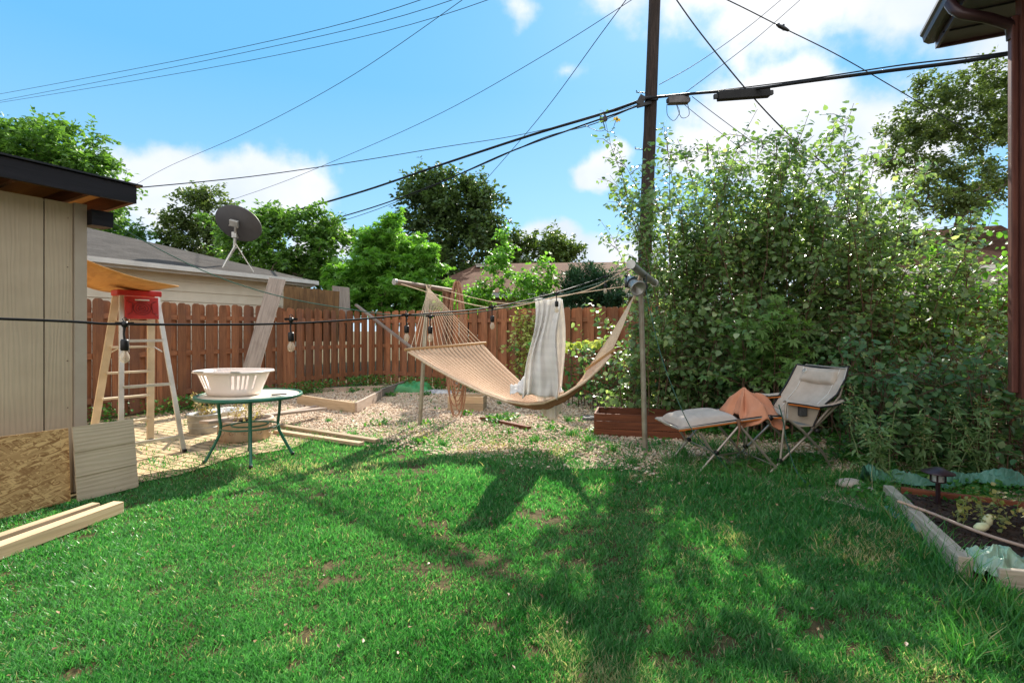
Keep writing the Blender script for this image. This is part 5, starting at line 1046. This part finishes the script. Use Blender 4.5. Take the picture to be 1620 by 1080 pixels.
# ------------------------------------------------------------------ trees
def limb(m, p, q, r0, r1, k=5, wob=.12, rd=random, n=6):
    p, q = Vector(p), Vector(q); L = (q-p).length; pts = [p]
    for i in range(1, k): t_ = i/k; w_ = math.sin(math.pi*t_)*wob*L; pts.append(p.lerp(q, t_)+Vector((rd.gauss(0, w_*.5), rd.gauss(0, w_*.5), w_*.35)))
    pts.append(q); m.tube(pts, [r0+(r1-r0)*i/k for i in range(k+1)], n, False)
    return pts
def tree(name, label, px, depth, ells, ncl, per, size, mat, r=.14, cr=.42, seed=0, tmpl=(SMALL_V, SMALL_F), droop=.2, shell=.55, trunk_mat='bark', twig=True, zsq=.7, cat='tree'):
    global rng
    save = rng; rng = np.random.default_rng(seed); rd = random.Random(seed)
    base = Vector(((px-810)/F*depth, depth, 0)); t = thing(name, label, cat, base)
    ncl = int(ncl*1.7); per = per*.55; cr = cr*.72
    cen = []; ar = np.array([rx*ry for (_, _, rx, ry, *_r) in ells], float); ar /= ar.sum()
    for i in range(ncl):
        e = ells[rng.choice(len(ells), p=ar)]; dd = depth+(e[4] if len(e) > 4 else 0); c = P(e[0], e[1], dd); rx, rz_ = e[2]/F*dd, e[3]/F*dd
        v = rvec(1)[0]*(rng.uniform(0, 1)**(1/3)*(1-shell)+shell if rng.uniform() < .7 else rng.uniform(.1, .8))
        if rng.uniform() < .2: v = v*rng.uniform(1.08, 1.4)
        cen.append((c.x+v[0]*rx, c.y+v[1]*rx*.8, c.z+v[2]*rz_))
    cen = np.array(cen); zmin = cen[:, 2].min(); mid = Vector(cen.mean(0)); fork = Vector((base.x*.6+mid.x*.4, base.y, max(.8, min(zmin, mid.z*.6))))
    m = MB(base); limb(m, base-Vector((0, 0, .1)), fork, r*1.2, r*.85, 6, .03, rd, 10); m.build('trunk', trunk_mat, t)
    m = MB(base); nodes = [fork]
    order = np.argsort(((cen-np.array(fork))**2).sum(1))
    for i in order:
        q = Vector(cen[i]); best = min(nodes, key=lambda w: (w-q).length*(1.0 if w.z < q.z+.2 else 1.8)); L = (best-q).length
        rr_ = max(.008, r*.5*math.exp(-(best-fork).length/1.2)) ; pts = limb(m, best, q, rr_, rr_*.55, 4, .10, rd, 5); nodes.append(q)
        if len(nodes) < 60: nodes.append(pts[2])
    m.build('branches', trunk_mat, t)
    ntw = 7; ctr = cen.mean(0); nt = len(cen)*ntw; ci = np.repeat(np.arange(len(cen)), ntw)
    od = cen[ci]-ctr; od /= np.linalg.norm(od, axis=1, keepdims=True)+1e-6; td = od*.7+rvec(nt)*.9; td[:, 2] = td[:, 2]*zsq+.15; td /= np.linalg.norm(td, axis=1, keepdims=True)
    tl = cr*rng.uniform(.5, 2.0, nt); k = np.maximum(3, (per/ntw*tl/(cr*1.2)*rng.uniform(.6, 1.4, nt)*1.15).astype(int)); idx = np.repeat(np.arange(nt), k); n = len(idx)
    f = rng.uniform(0, 1, n)**.8; wd = (.30*(1-.75*f)+.05)*cr; v = rvec(n); pos = cen[ci[idx]]+td[idx]*(f*tl[idx])[:, None]+v*wd[:, None]; pos[:, 2] -= .12*cr*f*f; o_ = td[idx]*.6+v*.6
    leaves('crown', pos, size, mat, t, base, tmpl, droop, 1., o_, .5); rng = save; return t
tree('broadleaf_tree', 'full green tree rising behind the shed roof at the left edge', 40, 17, [(20, 225, 70, 42), (85, 250, 75, 40), (0, 270, 60, 60), (135, 272, 42, 22), (60, 330, 100, 60)], 125, 170, .17, 'mid_leaf', .2, .62, 11)
tree('broadleaf_tree', 'low leafy crown peeking between the shed beam and the garage roof', 190, 19, [(190, 372, 34, 16), (165, 350, 20, 14), (180, 400, 50, 40)], 40, 120, .15, 'mid_leaf', .12, .5, 12)
tree('broadleaf_tree', 'airy dark green tree left of the satellite dish', 300, 21, [(318, 322, 34, 20), (290, 362, 32, 30), (335, 372, 40, 34), (300, 405, 55, 28)], 90, 130, .16, 'grey_leaf', .18, .5, 13, shell=.3)
tree('broadleaf_tree', 'spreading green tree with reaching branches right of the satellite dish', 455, 16.5, [(430, 385, 75, 42), (400, 360, 50, 26), (470, 352, 44, 22), (520, 370, 34, 22), (440, 430, 90, 34), (535, 345, 12, 12), (500, 410, 60, 40)], 150, 130, .14, 'mid_leaf', .17, .42, 14, shell=.35)
tree('maple_tree', 'bright yellow green young maple behind the fence corner', 600, 15.2, [(612, 395, 30, 40), (590, 440, 62, 36), (655, 425, 38, 38), (560, 455, 40, 36), (640, 465, 70, 36), (620, 360, 12, 16), (585, 390, 14, 16)], 170, 100, .15, 'bright_leaf', .1, .36, 15, (PAL_V, PAL_F), .35, .3)
tree('broadleaf_tree', 'tall dark dense tree standing behind the brown roofed house', 712, 27, [(700, 330, 60, 46), (672, 325, 34, 42), (745, 335, 40, 46), (710, 385, 78, 52), (690, 300, 18, 22), (735, 300, 18, 18), (770, 370, 18, 26), (665, 395, 34, 40), (720, 430, 75, 30)], 190, 125, .24, 'dark_leaf', .3, .75, 16)
tree('broadleaf_tree', 'distant olive green treetop above the brown roof right of the dark tree', 850, 33, [(850, 392, 48, 22), (815, 400, 26, 16), (885, 398, 22, 16), (850, 420, 60, 20)], 75, 130, .26, 'olive_leaf', .2, .75, 17)
tree('sapling', 'slender bright sapling in front of the brown roof', 800, 12.6, [(795, 425, 22, 28), (830, 450, 38, 30), (770, 462, 24, 24), (862, 440, 14, 22), (800, 385, 6, 24), (840, 485, 30, 20), (740, 480, 30, 16)], 100, 36, .085, 'bright_leaf', .03, .24, 18, (LEAF_V, LEAF_F), .3, .2, trunk_mat='twig')
tree('juniper', 'dark green feathery juniper behind the back fence left of the pole', 925, 12.6, [(925, 455, 28, 34), (905, 480, 34, 30), (950, 475, 34, 34), (925, 520, 50, 40)], 95, 230, .10, 'juniper', .08, .30, 19, (NARROW_V, SMALL_F), -.5, .3, zsq=1.1)
tree('broadleaf_tree', 'tall airy tree with dark bare limbs at the upper right behind the bungalow', 1500, 19, [(1500, 150, 55, 30), (1560, 135, 60, 36), (1450, 200, 46, 34), (1530, 200, 70, 40), (1590, 215, 60, 50), (1430, 250, 34, 26), (1500, 275, 60, 26), (1570, 290, 60, 34), (1480, 310, 70, 34), (1640, 170, 60, 60)], 190, 150, .14, 'grey_leaf', .24, .5, 20, shell=.4)
tree('broadleaf_tree', 'dark low tree crown closing the gap behind the bushes', 1250, 17, [(1200, 400, 80, 40), (1330, 390, 90, 46), (1430, 400, 80, 40), (1120, 420, 60, 30)], 90, 120, .17, 'dark_leaf', .15, .6, 21)
# shoots-based shrubs: each shoot is a real arching stem with leaves along it
def shrub(name, label, base, bases, shoots, hfun, mat, lsz, seed, spread=.5, side=5, cat='bush', tm=(LEAF_V, LEAF_F), arch=.35, r=.012, lean=(0, 0), den=1., low=.15):
    global rng
    save = rng; rng = np.random.default_rng(seed); t = thing(name, label, cat, base); m = MB(base); LP = []; LD = []
    for i in range(shoots):
        c = Vector(bases(rng)); H = hfun(c, rng); az = rng.uniform(0, 6.283); out = Vector((math.cos(az), math.sin(az), 0)); sp = spread*rng.uniform(.2, 1)*H*.4
        nk = 9; pts = []
        for k in range(nk+1): s_ = k/nk; pts.append(c+out*sp*(s_**1.5)+Vector((lean[0]*s_*H, lean[1]*s_*H, H*(s_-arch*.35*s_**3)/(1-arch*.35)))+Vector((rng.normal(0, .02), rng.normal(0, .02), 0))*s_*H*.5)
        m.tube(pts, [max(.003, r*(1-.85*k/nk)) for k in range(nk+1)], 5, False)
        def along(P_, a0, n_):
            for s_ in np.linspace(a0, 1, n_):
                x_ = s_*(len(P_)-1); j = min(int(x_), len(P_)-2); p = P_[j].lerp(P_[j+1], x_-j); tg = (P_[j+1]-P_[j]).normalized(); o2 = Vector(rvec(1)[0]); o2 = (o2-tg*o2.dot(tg)).normalized()
                LP.append(p+o2*rng.uniform(.01, .06)); LD.append(o2*.9+tg*.35)
        along(pts, low+.1, int(H*18*den))
        for b_ in range(int(side*H/1.5)):
            s_ = rng.uniform(low, .95); x_ = s_*nk; j = min(int(x_), nk-1); p = pts[j].lerp(pts[j+1], x_-j); dd = Vector(rvec(1)[0]); dd.z = abs(dd.z)*.5+.1; dd.normalize(); L = rng.uniform(.25, .7)*(1.15-s_*.6)
            q = [p, p+dd*L*.5+Vector((0, 0, .03)), p+dd*L+Vector((0, 0, -.02))]; m.tube(q, [.005, .004, .002], 4, False); along(q, .15, max(3, int(L*22*den)))
    m.build('stems', 'twig', t); LP = np.array([tuple(p) for p in LP]); LD = np.array([tuple(p) for p in LD]); n = len(LP); d = LD+rvec(n)*.4; d[:, 2] -= .35; u = rvec(n)*.6; u[:, 2] += 1
    u[:, 1] -= .25
    inst('foliage', tm[0], tm[1], LP, rots(d, u), lsz*rng.uniform(.55, 1.3, n), rng.uniform(0, 1, n), mat, t, base); rng = save; return n
def bline(p0, p1, w):
    p0, p1 = Vector(p0), Vector(p1)
    return lambda g: p0.lerp(p1, g.uniform())+Vector((g.normal(0, w), g.normal(0, w), 0))
nn = 0
def hprof(tab, var=.12):   # height in metres by photo column of the shoot's foot
    xs = [q[0] for q in tab]; ys = [q[1] for q in tab]
    def f(c, g): px = 810+c.x/c.y*F; d_ = c.y; top = np.interp(px, xs, ys); return max(.5, (EYE+(HOR-top)/F*d_)*g.uniform(1-3*var, 1.05))
    return f
nn += shrub('mulberry_bush', 'tall dense mulberry bush in front of the utility pole', Vector((3.1, 7.7, 0)), bline((2.4, 8.35, 0), (4.1, 7.5, 0), .3), 85, hprof([(960, 330), (1010, 260), (1060, 225), (1130, 235), (1200, 225), (1260, 260), (1330, 240), (1420, 250)]), 'mulberry', .078, 31, 1.0, 9, den=1.15)
nn += shrub('mulberry_bush', 'tall leafy bush between the lounge chair backrest and the house', Vector((5.0, 7.0, 0)), bline((4.2, 7.5, 0), (6.1, 7.0, 0), .35), 66, hprof([(1200, 250), (1280, 235), (1340, 205), (1400, 260), (1470, 330), (1600, 350)]), 'mulberry', .078, 32, .9, 9, den=1.15)
nn += shrub('leafy_shrub', 'bright green shrub in front of the fence beside the brick house', Vector((6.0, 7.2, 0)), bline((5.3, 7.6, 0), (7.2, 7.0, 0), .3), 32, hprof([(1380, 390), (1480, 350), (1560, 340), (1650, 330)], .15), 'bright_leaf', .08, 33, .8, 6, low=.35)
nn += shrub('leafy_shrub', 'dark lower shrub growing behind the red brown planter box', Vector((2.2, 7.6, 0)), bline((1.75, 7.7, 0), (3.4, 7.0, 0), .25), 60, lambda c, g: g.uniform(.8, 1.9), 'mulberry', .085, 34, .8, 6, low=.03)
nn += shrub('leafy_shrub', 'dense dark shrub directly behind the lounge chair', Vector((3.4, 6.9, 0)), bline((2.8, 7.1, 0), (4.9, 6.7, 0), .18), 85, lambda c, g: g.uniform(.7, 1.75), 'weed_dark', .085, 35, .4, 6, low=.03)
nn += shrub('grapevine', 'pale green vine clump spilling over right above the lounge chair backrest', Vector((3.2, 6.65, 0)), bline((2.9, 6.7, 0), (3.6, 6.5, 0), .1), 16, lambda c, g: g.uniform(1.2, 1.95), 'vine_leaf', .10, 36, .45, 6, low=.4, tm=(PAL_V, PAL_F), cat='vine')
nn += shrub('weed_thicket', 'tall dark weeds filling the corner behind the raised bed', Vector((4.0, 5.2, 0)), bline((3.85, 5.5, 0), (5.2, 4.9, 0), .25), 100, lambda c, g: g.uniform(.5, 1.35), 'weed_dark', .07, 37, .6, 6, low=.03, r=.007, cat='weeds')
nn += shrub('leafy_shrub', 'small weedy shrub at the foot of the fence between blanket and pole', Vector((1.3, 9.3, 0)), bline((.6, 9.9, 0), (2.2, 8.9, 0), .2), 30, lambda c, g: g.uniform(.4, 1.3), 'weedleaf', .07, 38, .8, 5, low=.03)
nn += shrub('climbing_vine', 'yellowish vine climbing the back fence just left of the blanket', Vector((.35, 11.0, 0)), bline((.18, 10.95, 0), (.45, 10.85, 0), .05), 9, lambda c, g: g.uniform(1.5, 2.15), 'yellow_leaf', .08, 39, .22, 6, low=.1, cat='vine')
print('LEAVES', nn)
# vine tendril across the fence
tv = [P(880, 553, 9.6), P(905, 543, 9.3), P(930, 541, 9.0), P(960, 538, 8.7)]; t = thing('vine_runner', 'thin vine runner with pointed yellow green leaves reaching left from the bush', 'vine', tv[0])
m = MB(tv[0]); m.tube(tv, .006, 5); m.build('stem', 'stem', t); ps = np.array([tuple(atL(tv, k/26)+Vector((random.gauss(0, .02), random.gauss(0, .02), random.gauss(0, .03)))) for k in range(27)]); leaves('leaves', ps, .13, 'yellow_leaf', t, tv[0], droop=1.2)
# individual tall seeding weeds in front of the bushes at right
wk = 0
WL = [('tall branching weed with seed heads in front of the dark thicket, ', ['nearest the lounge chair backrest', 'left of the solar path light', 'straight behind the solar path light', 'behind the tarp middle', 'closest to the house corner'])]
for (px, py, h, lb) in ((1408, 770, 1.0, 'tall seeding weed left of the solar path light'), (1385, 765, .7, 'shorter seeding weed nearest the lounge chair legs'), (1455, 755, .75, 'seeding weed directly behind the solar path light'), (1500, 760, .9, 'seeding weed right of the solar path light behind the tarp'), (1560, 765, .8, 'seeding weed closest to the brick house corner')):
    c = G(px, py); t = thing('tall_weed', lb, 'weed', c, 0, 'tall seeding weeds along the thicket'); m = MB(c); pp_ = []; seeds = []
    for k in range(5):
        a_ = random.uniform(0, 6.28); dd = Vector((math.cos(a_)*.25, math.sin(a_)*.25, 1)).normalized(); p = c+Vector((random.gauss(0, .03), random.gauss(0, .03), 0)); pts = [p]; hh_ = h*random.uniform(.6, 1.05)
        for q in range(8): dd = (dd+Vector((random.gauss(0, .09), random.gauss(0, .09), .02))).normalized(); p = p+dd*hh_/8; pts.append(p); pp_ += [p+Vector((random.gauss(0, .02), random.gauss(0, .02), random.gauss(0, .02))) for _ in range(5)]
        m.tube(pts, [.006-.0006*q for q in range(9)], 5, False); seeds += [pts[-1]+Vector((random.gauss(0, .02), random.gauss(0, .02), -random.random()*.2)) for _ in range(18)]
    m.build('stems', 'stem', t); leaves('leaves', np.array([tuple(q) for q in pp_]), .09, 'weedpale', t, c, (NARROW_V, SMALL_F), .1)
    leaves('seed_heads', np.array([tuple(q) for q in seeds]), .02, 'drygrass', t, c, (SMALL_V, SMALL_F), -.5)['kind'] = 'stuff'
# vegetable vine in the bed
c = gp(1575, 838, .08); t = thing('drying_vine', 'yellowing squash vine sprawling over the soil at the right of the bed', 'plant', c); twigs('stems', c, 15, .28, .5, 'stem', t, c, .0025, 'dryvine', .028)
# long grass tufts around the bed and under the chair
def tuft_field(name, label, spots, per, h, mat, w=.006):
    ps, rt, sc = [], [], []
    for (x, y, s) in spots:
        n_ = per; th = rng.uniform(0, 6.283, n_); ps.append(np.stack([x+rng.normal(0, .05*s, n_), y+rng.normal(0, .05*s, n_), np.zeros(n_)], 1))
        d = np.stack([np.cos(th), np.sin(th), rng.normal(0, .1, n_)], 1); u = np.stack([rng.normal(0, .35, n_), rng.normal(0, .35, n_), np.ones(n_)], 1); rt.append(rots(d, u)); hh_ = h*s*rng.uniform(.4, 1.1, n_); sc.append(np.stack([np.full(n_, w), hh_, hh_], 1))
    ps, rt, sc = map(np.concatenate, (ps, rt, sc)); return tag(inst(name, BLADE_V, BLADE_F, ps, rt, sc, rng.uniform(0, 1, len(ps)), mat), label, 'grass', kind='stuff')
sp = []
for k in range(60): px = rng.uniform(1040, 1420); py = rng.uniform(728, 775)+max(0, px-1300)*.12; q = G(px, py); sp.append((q.x, q.y, rng.uniform(.5, 1.1)))
for k in range(16): f = k/15; q = gp(1395, 800, 0).lerp(gp(1535, 915, 0), f); sp.append((q.x-.05+rng.normal(0, .05), q.y-.04+rng.normal(0, .05), rng.uniform(.5, 1.)))
for k in range(60): px = rng.uniform(1500, 1700); py = rng.uniform(930, 1070); q = G(px, py); sp.append((q.x, q.y, rng.uniform(.3, .7)))
tuft_field('tall_grass', 'long arching grass tufts under the lounge chair and around the raised bed', sp, 26, .24, 'longgrass')
sp = [(G(px, py).x, G(px, py).y, s) for px, py, s in ((880, 655, .6), (900, 668, .7), (905, 690, .8), (930, 700, .7), (870, 680, .6), (790, 640, .5), (820, 646, .6), (800, 658, .5), (845, 700, .5), (660, 700, .4), (560, 690, .4), (520, 668, .4), (700, 705, .5), (970, 715, .6), (1000, 735, .6), (1080, 720, .8), (1100, 705, .9), (1130, 712, .9), (1150, 722, .8), (1075, 735, .7))]
tuft_field('grass_tufts', 'scattered green grass tufts growing through the gravel', sp*3, 30, .2, 'longgrass', .007)
